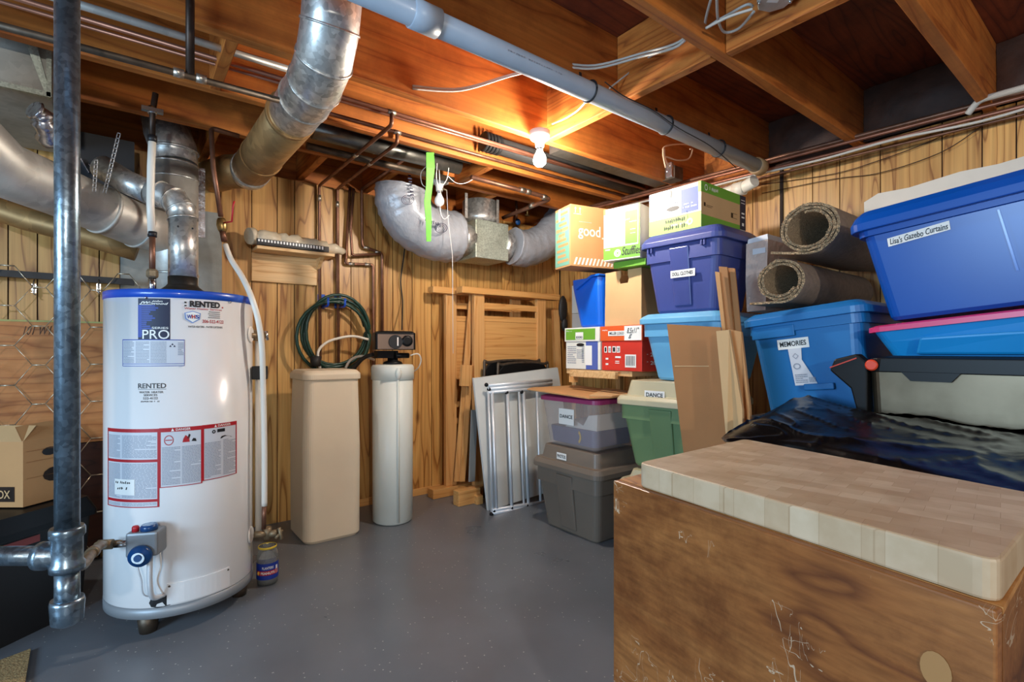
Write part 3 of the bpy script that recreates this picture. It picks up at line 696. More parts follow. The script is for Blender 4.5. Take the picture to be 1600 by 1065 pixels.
put_text(mb, '~8', lambda u, v: P(664+26*u, 346+10*u-v*7, y=yd-.21), 0, 1, 0, 1)
obj('printing', mb, M_navy, fl1)
flex('flexible_duct', 'silver plastic flexible duct curving from the metal box behind the good carton', [P(800, 384, y=yd), P(822, 388, y=yd), P(852, 376, y=yd), P(872, 352, y=yd+.02), P(890, 325, y=yd+.06), P(905, 300, y=yd+.1)], .135, M_flexp, 8)
a = P(741, 402, y=2.92); b = P(741, 342, y=2.92); c = P(792, 345, y=2.92)
t = thing('duct_box', 'galvanised sheet metal duct box hung between the two flexible ducts', 'duct box', (a.x, 2.92, a.z))
obj('box', MB().box(a.x, c.x, 2.90, 3.16, a.z, b.z), M_galvbox, t, bevel=.004)
obj('side_collar', MB().tube([P(714, 370, y=3.0), (a.x+.01, 3.0, (a.z+b.z)/2)], .105, 30), M_galv, t)
obj('top_collar', MB().lathe([(.13, 0), (.13, .06), (.125, .065), (.125, .16)], ((a.x+c.x)/2-.02, 3.03, b.z), (0,0,1), 36), M_galv, t)
obj('right_collar', MB().tube([(c.x-.01, 3.0, (a.z+b.z)/2), (c.x+.06, 3.0, (a.z+b.z)/2-.01)], .11, 30), M_galv, t)
for px in (728, 777):
    q = P(px, 330, y=2.90)
    mb = MB().box(q.x-.01, q.x+.01, 2.893, 2.897, b.z-.01, 2.09)
    obj('hanger_strap', mb, M_galv, t)

# flue + vent + ducts behind the heater
pipe_y = 2.95
t = thing('flue_pipe', 'thick galvanised flue behind the water heater with long grey branch duct slanting left', 'flue', (.205, pipe_y, 1.2))
obj('flue_barrel', MB().tube([(.205, pipe_y, 1.15), (.205, pipe_y, 1.93)], .098, 36), M_duct, t)
obj('flue_elbow', MB().tube([(.205, pipe_y, 1.93), (.20, pipe_y+.015, 2.02), (.18, pipe_y+.06, 2.10), (.17, pipe_y+.1, 2.2)], [.098, .1, .1, .1], 36), M_galv, t)
for z in (1.40, 1.86, 1.93, 2.0): obj('seam', MB().tube([(.205, pipe_y, z-.005), (.205, pipe_y, z+.005)], .102, 36), M_galv, t)
pd = [P(-60, 205, d=1.62)+(P(-60, 205, d=1.62)-P(0, 262, d=1.73))*3, P(-60, 205, d=1.62), P(0, 262, d=1.73), P(90, 298, d=1.98), P(160, 328, d=2.14), P(215, 352, d=2.3), P(262, 366, d=2.42)]
obj('branch_duct', MB().tube(pd, .098, 36), M_duct, t)
for i in (4, 5):
    d = (pd[i+1]-pd[i-1]).normalized(); obj('seam', MB().tube([pd[i]-d*.006, pd[i]+d*.006], .1035, 36), M_duct, t)
pd2 = [P(-40, 315, d=2.2)+Vector((-.5, -.05, .04)), P(-40, 315, d=2.2), P(40, 342, d=2.25), P(110, 360, d=2.3), P(170, 378, d=2.36), P(215, 392, d=2.42)]
tag(obj('lower_duct', MB().tube(pd2, .05, 24), M_ductbrown), 'thinner brownish round duct running under the big grey one', 'duct')
# plenum at top left
t = thing('furnace_plenum', 'pale sheet metal furnace plenum with creased side at the top left', 'duct', (-.6, 2.75, 1.96))
q = P(80, 152, y=2.5)
obj('plenum_box', MB().box(-1.3, q.x, 2.5, 3.2, q.z, ZS-.01), M_plenum, t, bevel=.004)
mb = MB(); 
a, b_, c_ = P(10, -10, y=2.49), P(58, -10, y=2.49), P(80, 152, y=2.49)
obj('crease_flange', mb.add([P(10,-12,y=2.47), P(34,-12,y=2.47), P(80,152,y=2.497), P(72,150,y=2.497)], [(0,1,2,3)]).box(q.x-.012, q.x+.002, 2.485, 2.52, q.z-.004, ZS-.01).box(-1.3, q.x, 2.485, 2.5, q.z-.006, q.z+.012), M_galvbox, t)
tag(obj('foil_sleeve', MB().tube(smooth_path([P(52, 170, d=1.75), P(66, 182, d=1.78), P(70, 200, d=1.8), P(78, 225, d=1.85)], 4), [.03+.006*math.sin(i*2) for i in range(13)], 14), M_foil), 'crumpled foil sleeve below the furnace plenum', 'foil')
mb = MB().box(-.40, .26, 2.92, 3.22, 1.86, 2.085)
t = thing('boot_duct', 'dark sheet metal duct boot with shiny foil edges above the flue', 'duct', (-.05, 3.07, 1.78))
obj('boot', MB().box(-.16, .05, 3.09, 3.24, 1.72, 2.05), M_black, t)
obj('foil_edge', MB().box(P(322, 290, y=3.04).x-.11, P(322, 290, y=3.04).x, 3.078, 3.088, 1.62, 1.98), M_foil, t)
mb = MB(); 
for k in range(5): mb.bar((-.15+.03*k, 3.085, 1.92-.02*k), (-.12+.03*k, 3.085, 1.86-.015*k), .03, .004)
obj('foil_patch', mb, M_foil, t)
# chains
for k, (pa, pb, l) in enumerate((((186, 208), (163, 302), 'perforated strap hanging slanted above the grey duct, right one'), ((150, 250), (147, 300), 'short perforated strap holding the grey duct, left one'))):
    a = P(*pa, d=(2.03, 1.985)[k]); b = P(*pb, d=(2.03, 1.985)[k]); mb = MB(); nk = 12 if k == 0 else 7
    for i in range(nk):
        p0 = a.lerp(b, i/nk); p1 = a.lerp(b, (i+.9)/nk); d = (p1-p0).normalized(); sd = d.cross(FW).normalized()*.006
        mb.tube([p0+sd, p1+sd], .0018, 5); mb.tube([p0-sd, p1-sd], .0018, 5); mb.tube([p0-sd, p0+sd], .0018, 5)
    tag(obj('hanger_chain', mb, M_alu), l, 'strap', 'duct hanger straps')
tag(obj('cement_board', MB().box(P(188, 400, y=YB).x, P(346, 400, y=YB).x, YB-.018, YB-.002, .3, 1.80), M_cement), 'grey cement board fixed to the panelled wall behind heater', 'board')
# ---------------------------------------------------------------- water heater
HCX, HCY, HR = .199, 2.47, .255
def cyl(px, py, rad=HR):
    u = (px-CX)/F; v = (HY-py)/F; r = FW + RT*u + UP*v
    a = r.x**2 + r.y**2; b = -2*(r.x*HCX + r.y*HCY); c = HCX**2 + HCY**2 - rad**2
    D = b*b-4*a*c
    t = (-b - math.sqrt(max(D, 0)))/(2*a)
    p = Vector((0,0,HC)) + r*t
    return math.atan2(p.y-HCY, p.x-HCX), p.z
def onc(th, z, e=.0012): return Vector((HCX+(HR+e)*math.cos(th), HCY+(HR+e)*math.sin(th), z))
def cpatch(px0, px1, py0, py1):      # maps u,v in 0..1 (v up) to the jacket; py measured at the mid column
    pm = (px0+px1)/2; t0 = cyl(px0, (py0+py1)/2)[0]; t1 = cyl(px1, (py0+py1)/2)[0]; z1 = cyl(pm, py0)[1]; z0 = cyl(pm, py1)[1]
    return lambda u, v, e=.0012: onc(t0+(t1-t0)*u, z0+(z1-z0)*v, e)
ZT = 1.258; ZW = .105
H = thing('water_heater', 'tall white cylindrical water heater with blue rim and printed labels', 'water heater', (HCX, HCY, 0))
C0 = (HCX, HCY, 0)
obj('jacket', MB().lathe([(HR-.002, ZW), (HR, ZW+.004), (HR, ZT-.03)], C0, n=96), M_white, H)
obj('blue_rim', MB().lathe([(HR-.002, ZT-.032), (HR+.002, ZT-.031), (HR+.002, ZT-.004), (HR-.004, ZT), (0, ZT+.002)], C0, n=96, capped=False), M_bluerim, H)
obj('base_ring', MB().lathe([(HR-.012, .062), (HR+.001, .067), (HR+.001, ZW)], C0, n=96), M_greyring, H)
for th in (-2.2, -.3, 1.8):
    obj('foot', MB().lathe([(.028, 0), (.036, .066)], (HCX+(HR-.05)*math.cos(th), HCY+(HR-.05)*math.sin(th), 0), n=14), M_iron, H)
for th in (-2.1, -1.0):
    obj('rim_screw', MB().sphere(onc(th, ZT-.034, .002), .005, 8), M_chrome, H)
obj('draft_hood', MB().lathe([(.090, ZT+.002), (.088, ZT+.012), (.06, ZT+.035), (.052, ZT+.045), (.052, ZT+.075)], C0, n=40), plain('hood_dark', srgb(70, 68, 64), .35, .8), H)
def patch(name, px0, px1, py0, py1, mat, parent=None, n=14, e=.0008):
    fn = cpatch(px0, px1, py0, py1); mb = MB(); put_rect(mb, lambda u, v: fn(u, v, e), 0, 1, 0, 1, n)
    return obj(name, mb, mat, parent or H), (lambda u, v: fn(u, v, e+.0006))
# brand label
lb_, fn = patch('brand_label', 216, 266, 466, 530, M_navy)
mb = MB()
for i in range(15):
    v = .8-.05*i; put_rect(mb, fn, 0, .55-.02*i+.12*math.sin(i*1.3), v, v+.035, 5)
put_rect(mb, fn, 0, .12, .05, .8, 2); obj('blue_streaks', mb, M_blueprint, lb_)
f2 = lambda u, v: fn(u, v) + Vector((math.cos(-1.9), math.sin(-1.9), 0))*.0006
mb = MB(); put_text(mb, 'JW-', f2, .05, .44, .855, .925, .03, .35); put_text(mb, 'john', f2, .44, .78, .90, .955, .02, .3); put_text(mb, 'wood', f2, .44, .95, .85, .905, .02, .3)
put_rect(mb, f2, .05, .44, .845, .855, 3)
put_text(mb, 'SERIES', f2, .45, .95, .255, .305, .01); put_text(mb, 'PRO', f2, .15, .98, .01, .235, .005)
obj('lettering', mb, M_whiteprint, lb_)
# rating plate
lb_, fn = patch('rating_plate', 192, 288.5, 530, 572, M_lightprint)
mb = MB(); put_rect(mb, fn, 0, 1, .97, 1, 10); put_rect(mb, fn, 0, 1, 0, .02, 10); put_rect(mb, fn, 0, .008, 0, 1); put_rect(mb, fn, .992, 1, 0, 1); put_rect(mb, fn, 0, 1, .08, .1, 10)
obj('border', mb, M_blueprint, lb_)
mb = MB(); put_lines(mb, fn, .02, .22, .12, .95, 15, seed=2, fill=.42); put_lines(mb, fn, .25, .47, .12, .93, 15, seed=3, fill=.42); put_lines(mb, fn, .49, .73, .12, .93, 15, seed=4, fill=.42); put_lines(mb, fn, .9, .985, .4, .9, 8, seed=5, fill=.5)
obj('fine_print', mb, M_greytext, lb_)
mb = MB()
for du, dv in ((0, 0), (-.03, -.07), (.03, -.07)): mb.add([fn(.82+du-.018, .82+dv-.03), fn(.82+du+.018, .82+dv-.03), fn(.82+du, .82+dv+.04)], [(0,1,2)])
obj('triangle_logo', mb, M_navy, lb_)
# rented label lower
fn = cpatch(216, 262, 598, 630)
mb = MB(); put_text(mb, 'RENTED', fn, .0, .95, .74, .98, .015); put_rect(mb, fn, 0, .95, .68, .70, 6)
lb_ = obj('rented_lettering', mb, M_black, H)
mb = MB(); put_text(mb, 'WATER  HEATER', fn, .04, .86, .5, .6); put_text(mb, 'SERVICES', fn, .2, .66, .36, .46); put_text(mb, '522-4122', fn, .18, .68, .2, .31); put_text(mb, '~18', fn, .1, .74, .06, .14)
obj('rental_fine_print', mb, M_black, H)
# whs label
fn = cpatch(288, 350, 469, 512)
mb = MB(); put_text(mb, 'RENTED', fn, .12, .88, .74, .96, .05); put_text(mb, 'WATER HEATERS - WATER SOFTENERS', fn, .08, .95, .0, .07)
for k in range(4): put_rect(mb, fn, .58-.02*(k % 2), .88, .58-.07*k, .60-.07*k, 4)
put_rect(mb, fn, .0, .05, .86, .92); put_rect(mb, fn, .0, .05, .75, .8); lb_ = obj('rented_header', mb, M_black, H)
mb = MB(); put_text(mb, 'Water Heater Services', fn, .0, .93, .65, .72); put_text(mb, '306-522-4122', fn, .42, .98, .18, .30, .015); put_rect(mb, fn, .93, .97, .75, .8)
obj('red_phone_number', mb, M_red, H)
mb = MB(); mb.add([fn(a, b) for a, b in ((.0, .52), (.19, .6), (.38, .52), (.36, .3), (.19, .15), (.02, .3))], [(0,1,2,3,4,5)])
sh = obj('shield_logo', mb, plain('shield_blue', srgb(120, 150, 205), .4), H)
f3 = lambda u, v: fn(u, v)+Vector((math.cos(-1.3), math.sin(-1.3), 0))*.0008
mb = MB(); mb.add([f3(a, b) for a, b in ((.03, .5), (.19, .57), (.35, .5), (.33, .32), (.19, .19), (.05, .32))], [(0,1,2,3,4,5)]); obj('shield_field', mb, M_whiteprint, sh)
f4 = lambda u, v: fn(u, v)+Vector((math.cos(-1.3), math.sin(-1.3), 0))*.0014
mb = MB(); put_text(mb, 'W', f4, .05, .17, .32, .46, .03); put_text(mb, 'S', f4, .25, .34, .32, .46, .03); obj('shield_letters', mb, M_blueprint, sh)
mb = MB(); put_text(mb, 'H', f4, .165, .245, .32, .46, .04); obj('shield_red_letter', mb, M_red, sh)
# warning labels
def warn(px0, px1, py0, py1, seed, headers, cols, pics):
    lb_, fn = patch('warning_label', px0, px1, py0, py1, M_lightprint, n=16)
    mb = MB(); w_ = .028 * 80/(px1-px0)
    put_rect(mb, fn, 0, 1, 0, .012, 14); put_rect(mb, fn, 0, w_, 0, 1); put_rect(mb, fn, 1-w_, 1, 0, 1)
    for v0, v1 in headers: put_rect(mb, fn, 0, 1, v0, v1, 14)
    return lb_, fn, mb
lb_, fn, mb = warn(169, 249, 670, 793, 1, [(.955, 1), (.575, .61), (.07, .105)], 2, 0)
obj('red_border', mb, M_red, lb_)
mb = MB()
for a, b, s_ in ((.04, .34, 1), (.38, .96, 2)):
    put_lines(mb, fn, a, b, .63, .92, 17, seed=s_, fill=.45); put_lines(mb, fn, a, b, .12, .56, 26, seed=s_+5, fill=.45); put_lines(mb, fn, a, b, .02, .06, 3, seed=s_+9, fill=.4)
obj('fine_print', mb, M_greytext, lb_)
mb = MB(); put_rect(mb, lambda u, v: fn(u, v)+Vector((-.3, -.95, 0))*.0006, .22, .62, .16, .36, 3); st_ = obj('service_sticker', mb, M_whiteprint, lb_)
f5 = lambda u, v: fn(u, v)+Vector((-.3, -.95, 0))*.0012
mb = MB(); put_text(mb, '~9', f5, .24, .55, .3, .335, .0, .3); put_text(mb, '~5', f5, .28, .5, .22, .26, 0, .3); obj('handwriting', mb, M_black, lb_)
lb_, fn, mb = warn(249, 316, 667, 759, 2, [(.93, 1)], 2, 1)
obj('red_border', mb, M_red, lb_)
mb = MB(); put_lines(mb, fn, .06, .48, .04, .68, 26, seed=11, fill=.45); put_lines(mb, fn, .52, .96, .04, .68, 26, seed=12, fill=.45); obj('fine_print', mb, M_greytext, lb_)
mb = MB(); ring(mb, fn, .22, .79, .11, .085, .16); put_rect(mb, fn, .14, .3, .785, .80); obj('no_symbol', mb, M_red, lb_)
mb = MB(); mb.add([fn(a, b) for a, b in ((.53, .74), (.7, .74), (.68, .82), (.6, .86), (.55, .8))], [(0,1,2,3,4)]); obj('flame_picture', mb, M_red, lb_)
mb = MB(); mb.add([fn(a, b) for a, b in ((.64, .8), (.68, .88), (.72, .86), (.69, .8))], [(0,1,2,3)]); mb.add([fn(a, b) for a, b in ((.74, .75), (.86, .74), (.84, .79), (.78, .8))], [(0,1,2,3)]); obj('small_figures', mb, M_black, lb_)
f6 = lambda u, v: fn(u, v)+Vector((-.1, -1, 0))*.0006
mb = MB(); put_text(mb, 'DANGER', f6, .38, .72, .945, .985); mb.add([f6(.27, .94), f6(.34, .94), f6(.305, .99)], [(0,1,2)]); obj('header_text', mb, M_whiteprint, lb_)
lb_, fn, mb = warn(316, 369.5, 661, 746, 3, [(.93, 1)], 2, 2)
obj('red_border', mb, M_red, lb_)
mb = MB(); put_lines(mb, fn, .06, .48, .04, .68, 24, seed=21, fill=.45); put_lines(mb, fn, .55, .96, .04, .7, 24, seed=22, fill=.45); obj('fine_print', mb, M_greytext, lb_)
mb = MB(); ring(mb, fn, .29, .86, .05, .035, .6, 8); put_rect(mb, fn, .38, .6, .84, .9); mb.add([fn(a, b) for a, b in ((.46, .72), (.84, .72), (.6, .77), (.5, .76))], [(0,1,2,3)]); obj('small_figures', mb, M_black, lb_)
f7 = lambda u, v: fn(u, v)+Vector((.2, -1, 0))*.0006
mb = MB(); put_text(mb, 'DANGER', f7, .4, .78, .945, .985); mb.add([f7(.3, .94), f7(.37, .94), f7(.335, .99)], [(0,1,2)]); obj('header_text', mb, M_whiteprint, lb_)
# access door + opening
t0, z0 = cyl(260, 918); t1, z1 = cyl(358, 886)
mb = MB(); zt = cyl(300, 908)[1]
ta = cyl(261, 940)[0]; tb = cyl(358, 890)[0]; zt = cyl(262, 912)[1]
for i in range(12):
    a = ta+(tb-ta)*i/12; b = ta+(tb-ta)*(i+1)/12
    mb.add([onc(a, ZW+.008, .004), onc(b, ZW+.008, .004), onc(b, zt, .004), onc(a, zt, .004)], [(0,1,2,3)])
    mb.add([onc(a, zt, .004), onc(b, zt, .004), onc(b, zt, 0), onc(a, zt, 0)], [(0,1,2,3)])
mb.add([onc(ta, ZW+.008, 0), onc(ta, ZW+.008, .004), onc(ta, zt, .004), onc(ta, zt, 0)], [(0,1,2,3)])
mb.add([onc(tb, ZW+.008, .004), onc(tb, ZW+.008, 0), onc(tb, zt, 0), onc(tb, zt, .004)], [(0,1,2,3)])
obj('access_panel', mb, M_white, H)
for a in (ta+.03, tb-.03): obj('panel_screw', MB().sphere(onc(a, zt-.008, .004), .004, 8), M_iron, H)
fn = cpatch(233, 266, 931, 949)
mb = MB(); mb.add([fn(a, b) for a, b in ((.0, .5), (.1, .15), (.4, 0), (1, .1), (1, 1), (.3, .95), (.08, .8))], [(0,1,2,3,4,5,6)]); obj('burner_opening', mb, M_black, H)
# gas valve
th, zv = cyl(238, 838); n_ = Vector((math.cos(th), math.sin(th), 0)); s_ = Vector((-math.sin(th), math.cos(th), 0))
VM = Matrix((( s_.x, n_.x, 0, HCX+HR*n_.x), (s_.y, n_.y, 0, HCY+HR*n_.y), (0, 0, 1, zv), (0,0,0,1)))
if s_.dot(RT) < 0: VM = Matrix(((-s_.x, n_.x, 0, HCX+HR*n_.x), (-s_.y, n_.y, 0, HCY+HR*n_.y), (0, 0, 1, zv), (0,0,0,1)))
bd = obj('gas_valve', MB().box(-.052, .048, .0, .075, -.045, .04, VM), M_valvegrey, H, bevel=.008)
obj('temperature_knob', MB().lathe([(.035, 0), (.037, .008), (.034, .022), (.012, .024), (.012, .03)], VM @ Vector((.0, .075, -.035)), VM.to_3x3() @ Vector((0, 1, -.1)), 28), M_knobblue, bd)
obj('knob_pointer', MB().lathe([(.02, 0), (.02, .002)], VM @ Vector((0, .1, -.038)), VM.to_3x3() @ Vector((0, 1, -.1)), 20), M_chrome, bd)
obj('control_knob', MB().lathe([(.026, 0), (.027, .012), (.022, .02)], VM @ Vector((.01, .045, .04)), (0,0,1), 24), M_knobblue, bd)
obj('red_button', MB().lathe([(.011, 0), (.011, .018), (.008, .022)], VM @ Vector((-.028, .055, .038)), (0,0,1), 14), M_red, bd)
obj('inlet_nipple', MB().tube([VM @ Vector((-.05, .035, -.005)), VM @ Vector((-.1, .035, -.005))], .014, 14), M_chrome, bd)
g1 = [VM @ Vector(q) for q in ((.015, .05, -.045), (.016, .055, -.14), (.018, .04, -.2), (.03, .0, -.215), (.05, -.02, -.21))]
obj('burner_tube', MB().tube(smooth_path(g1, 6), .009, 12), M_alu, H)
g2 = [VM @ Vector(q) for q in ((-.03, .05, -.045), (-.018, .06, -.09), (-.01, .055, -.13), (-.008, .04, -.19), (.02, .0, -.215))]
obj('pilot_tube', MB().tube(smooth_path(g2, 6), .0028, 8), M_alu, H)
g2 = [VM @ Vector(q) for q in ((.042, .04, -.045), (.04, .03, -.1), (.03, .03, -.15), (.035, .0, -.21))]
obj('thermocouple_tube', MB().tube(smooth_path(g2, 6), .0028, 8), M_whitepl, H)
# relief valve escutcheons on the right side
for (px, py, nm) in ((388, 522, 'relief_port'), (388, 838, 'drain_port')):
    tz = cyl(388, py)[1]; thp = cyl(391, py)[0]
    c = onc(thp, tz, 0); nn = Vector((math.cos(thp), math.sin(thp), 0))
    obj(nm, MB().lathe([(.034, 0), (.034, .003), (.03, .006)], c, nn, 24), M_whitepl, H)
thp = cyl(391, 522)[0]; nn = Vector((math.cos(thp), math.sin(thp), 0)); c = onc(thp, cyl(391, 524)[1], 0)
pr = P(404, 524, d=2.20)
obj('relief_valve', MB().tube([c, pr], .012, 12).lathe([(.02, -.022), (.024, -.018), (.024, .016), (.018, .024)], pr, (0,0,1), 16), M_brassold, H)
obj('relief_lever', MB().tube([pr+Vector((.03,0,.02)), pr+Vector((.035,0,-.02))], .007, 8), M_chrome, H)
# discharge pipe, hose pipes
pb = P(408, 826, d=2.18)
pipe('discharge_pipe', 'straight white discharge pipe on the right side of the water heater', 'pipe', [pr-Vector((0,0,.0245)), Vector((pb.x-.01, pb.y, .24))], .0135, M_hosew)
pz = lambda px, py, d=2.2: P(px, py, d=d)
hp = [pz(352, 382, 2.25), pz(361, 405, 2.23), pz(378, 432, 2.15), pz(392, 462, 2.08), pz(403, 498, 2.08), pz(409, 540, 2.10), pz(411, 600, 2.13), pz(413, 700, 2.13), pz(413, 790, 2.13)]
t = thing('white_water_hose', 'white flexible hose curving down beside the heater from the red handled valve', 'hose', tuple(hp[0]))
obj('tubing', MB().tube(smooth_path(hp, 8), .0115, 14), M_hosew, t)
obj('copper_end', MB().tube([pz(413, 788, 2.13), pz(412, 826, 2.13)], .009, 12), M_copper, t)
obj('tape_band', MB().box(-.03, .03, -.018, .018, -.028, .028, Matrix.Translation(pz(406, 582, 2.155)) @ Matrix.Rotation(-.3, 4, 'Z')), M_blackrub, t, bevel=.004)
# drain cock
c = onc(cyl(391, 835)[0], cyl(391, 835)[1], .013); e = pz(418, 834, 2.17)
t = thing('drain_valve', 'old brass drain tee with a valve above the peanut jar', 'valve', tuple(c))
obj('tee_body', MB().tube([c + (e-c).normalized()*.004, e], .013, 14).tube([e-Vector((0,0,.02)), e+Vector((0,0,.03))], .016, 14).tube([e, pz(434, 832, 2.17)], .014, 14), M_brassold, t)
obj('tap_handle', MB().tube([pz(436, 824, 2.17), pz(440, 842, 2.17)], .007, 8).tube([pz(431, 840, 2.15), pz(441, 828, 2.19)], .006, 8), M_brassold, t)
# jar
J = P(418, 893, d=2.26); J = Vector((J.x, J.y, 0)); hj = .185
t = thing('peanut_jar', 'clear plastic peanut jar with blue label on the floor catching drips', 'jar', tuple(J))
M_clear = plain('clear_plastic', (.92, .95, .96, 1), .08, trans=.92)
obj('jar_body', MB().lathe([(.03, .001), (.042, .006), (.044, .03), (.044, .12), (.04, .14), (.036, .150), (.036, .165)], J, n=32, capped=False).lathe([(.0, .004), (.04, .008), (.042, .03), (.042, .12), (.038, .14), (.034, .165)], J, n=32, capped=False), M_clear, t)
obj('murky_water', MB().lathe([(.038, .008), (.0405, .03), (.0405, .07)], J, n=28), plain('murky', srgb(170, 165, 150), .2), t)
obj('yellow_rim', MB().lathe([(.0365, .158), (.0385, .16), (.0385, .166), (.0365, .168)], J, n=32, capped=False), plain('rim_yellow', srgb(220, 190, 60), .4), t)
lj = obj('jar_label', MB().lathe([(.0448, .03), (.0448, .10)], J, n=40, capped=False), M_blueprint, t)
jt = math.atan2(-J.y, -J.x)
fj = lambda u, v, e=.0456: Vector((J.x+e*math.cos(jt+(u-.5)*2.2), J.y+e*math.sin(jt+(u-.5)*2.2), .03+.07*v))
mb = MB(); put_rect(mb, fj, 0, 1, .28, .56, 12); obj('red_band', mb, M_red, lj)
mb = MB(); f8 = lambda u, v: fj(u, v, .0462); put_text(mb, 'PLANTERS', f8, .28, .75, .66, .82, .02); put_text(mb, 'PEANUTS', f8, .22, .8, .34, .5, .03); put_rect(mb, fj, .86, .97, .3, .8); obj('jar_lettering', mb, M_whiteprint, lj)
mb = MB(); mb.sphere(f8(.1, .42), .006, 8, 1, 1, 1.5); obj('peanut_picture', mb, plain('peanut', srgb(214, 160, 60), .5), lj)
# cold line
ca = P(238, 447, d=1.98); X_, Y_ = ca.x, ca.y
zz = lambda py: HC+(HY-py)/F*1.98
t = thing('cold_water_line', 'vertical white hose and copper pipe entering the heater top from above', 'pipe', (X_, Y_, ZT))
obj('white_tube', MB().tube([(X_-.002, Y_, zz(366)), (X_-.006, Y_, zz(320)), (X_-.004, Y_, zz(260)), (X_, Y_, zz(217))], .0135, 14), M_hosew, t)
obj('copper_stub', MB().tube([(X_, Y_, zz(430)), (X_, Y_, zz(364))], .0105, 12), M_copper, t)
obj('upper_copper', MB().tube([(X_, Y_, zz(218)), (X_, Y_, zz(178)), (X_+.01, Y_-.01, zz(146))], .0105, 12), M_black_iron, t)
obj('union_nut', MB().lathe([(.016, 0), (.02, .006), (.02, .026), (.015, .034)], (X_, Y_, zz(434)), (0,0,1), 6, smooth=False), M_brassold, t)
obj('dielectric_nipple', MB().tube([(X_, Y_, ZT+.0028), (X_, Y_, zz(434))], .013, 12), M_chrome, t)
obj('pipe_clamp', MB().box(X_-.035, X_+.035, Y_-.018, Y_+.004, zz(176), zz(170)).tube([(X_, Y_, zz(178)), (X_, Y_, zz(167))], .015, 12), M_chrome, t)
obj('crimp_ring', MB().tube([(X_, Y_, zz(222)), (X_, Y_, zz(212))], .0155, 12).tube([(X_, Y_, zz(370)), (X_, Y_, zz(362))], .0155, 12), M_black, t)
# hot line
hz = [P(336, 205, d=2.25), P(338, 330, d=2.25)]
t = thing('hot_water_line', 'dark copper pipe with brass ball valve and red handle right of the flue', 'pipe', tuple(hz[1]))
obj('copper_pipe', MB().tube(elbowed([Vector((.43, 2.62, 2.02)), P(330, 200, y=2.62), P(333, 260, d=2.25), P(345, 338, d=2.25)], .02), .0105, 12), M_copper, t)
obj('valve_body', MB().lathe([(.014, 0), (.019, .01), (.022, .03), (.019, .05), (.014, .06)], P(348, 362, d=2.25), (P(345, 338, d=2.25)-P(348, 362, d=2.25)), 14), M_brass, t)
obj('lever_handle', MB().tube([P(350, 348, d=2.24), P(362, 346, d=2.2), P(364, 322, d=2.2), P(366, 314, d=2.2)], .004, 8), M_red, t)
obj('lower_nipple', MB().tube([P(347, 358, d=2.25), P(350.5, 377, d=2.25)], .0125, 12), M_copper, t)
# vent
t = thing('vent_pipe', 'galvanised vent pipe rising from the heater hood and elbowing left', 'vent', (HCX, HCY, ZT+.07))
obj('lower_pipe', MB().tube([(HCX, HCY, ZT+.0765), (HCX, HCY, 1.575)], .0505, 32), M_galv, t)
ev = [Vector((HCX, HCY, 1.57)), Vector((HCX-.005, HCY+.005, 1.61)), Vector((HCX-.03, HCY+.03, 1.655)), Vector((HCX-.07, HCY+.065, 1.675)), Vector((HCX-.1, HCY+.09, 1.68))]
obj('elbow', MB().tube(ev, .0525, 32), M_galv, t)
for i in (0, 1, 2, 3):
    d = (ev[i+1]-ev[max(i-1, 0)]).normalized(); obj('gore_seam', MB().tube([ev[i]-d*.003, ev[i]+d*.003], .0555, 32), M_galv, t)
obj('upper_pipe', MB().tube([ev[-1], (.015, 2.65, 1.735), (-.065, 2.725, 1.80)], .049, 28), M_galv, t)
for dx in (-.02, .03): obj('rivet', MB().sphere((HCX+dx, HCY-.0505*math.cos(dx/.05), 1.53), .004, 8), M_black, t)

# ---------------------------------------------------------------- near gas pipe with drip leg
dg = 1.22; G = P(105, 545, d=dg); gx, gy = G.x, G.y; zg = lambda py: HC+(HY-py)/F*dg
t = thing('gas_drop_pipe', 'close galvanised gas pipe standing upright at left with tee and capped drip leg', 'pipe', (gx, gy, zg(973)))
obj('riser', MB().tube([(gx, gy, zg(838)), (gx, gy, ZJ+.03)], .0245, 28), M_pipe_g, t)
obj('tee', MB().lathe([(.034, zg(890)), (.035, zg(880)), (.0305, zg(876)), (.0305, zg(840)), (.035, zg(836)), (.035, zg(826)), (.032, zg(822))], (gx, gy, 0), n=32), M_pipe_g, t)
obj('side_outlet', MB().lathe([(.027, 0), (.027, .045), (.033, .048), (.033, .065)], (gx, gy, zg(868)), -RT, 28), M_pipe_g, t)
e1 = Vector((gx, gy, zg(868))) - RT*.06
obj('side_pipe', MB().tube([e1, e1-RT*.3], .0225, 24), M_pipe_g, t)
obj('drip_nipple', MB().tube([(gx, gy, zg(955)), (gx, gy, zg(888))], .0245, 28), M_pipe_g, t)
obj('cap', MB().lathe([(.02, zg(975)), (.031, zg(970)), (.034, zg(940)), (.032, zg(934))], (gx, gy, 0), n=32), M_pipe_g, t)
vi = VM @ Vector((-.109, .035, -.005)); vj = VM @ Vector((-.130, .035, -.005))
g0 = Vector((gx, gy, zg(880))); g1_ = P(128, 884, d=1.36)-g0; g1_.z = 0; fx = [g0 + g1_.normalized()*.05, P(128, 884, d=1.36), P(145, 862, d=1.5), P(158, 851, d=1.60), P(171, 848, d=1.65)+Vector((-.03, .03, -.01)), vj, vi]
pipe('gas_connector', 'brown flexible gas connector curving from the drip tee to the heater valve', 'pipe', fx, .0125, M_brassold, sm=6, joints=[(vj, vj-vi), (fx[2], fx[3]-fx[2])], jm=M_brassold, jr=1.35, jl=.022)

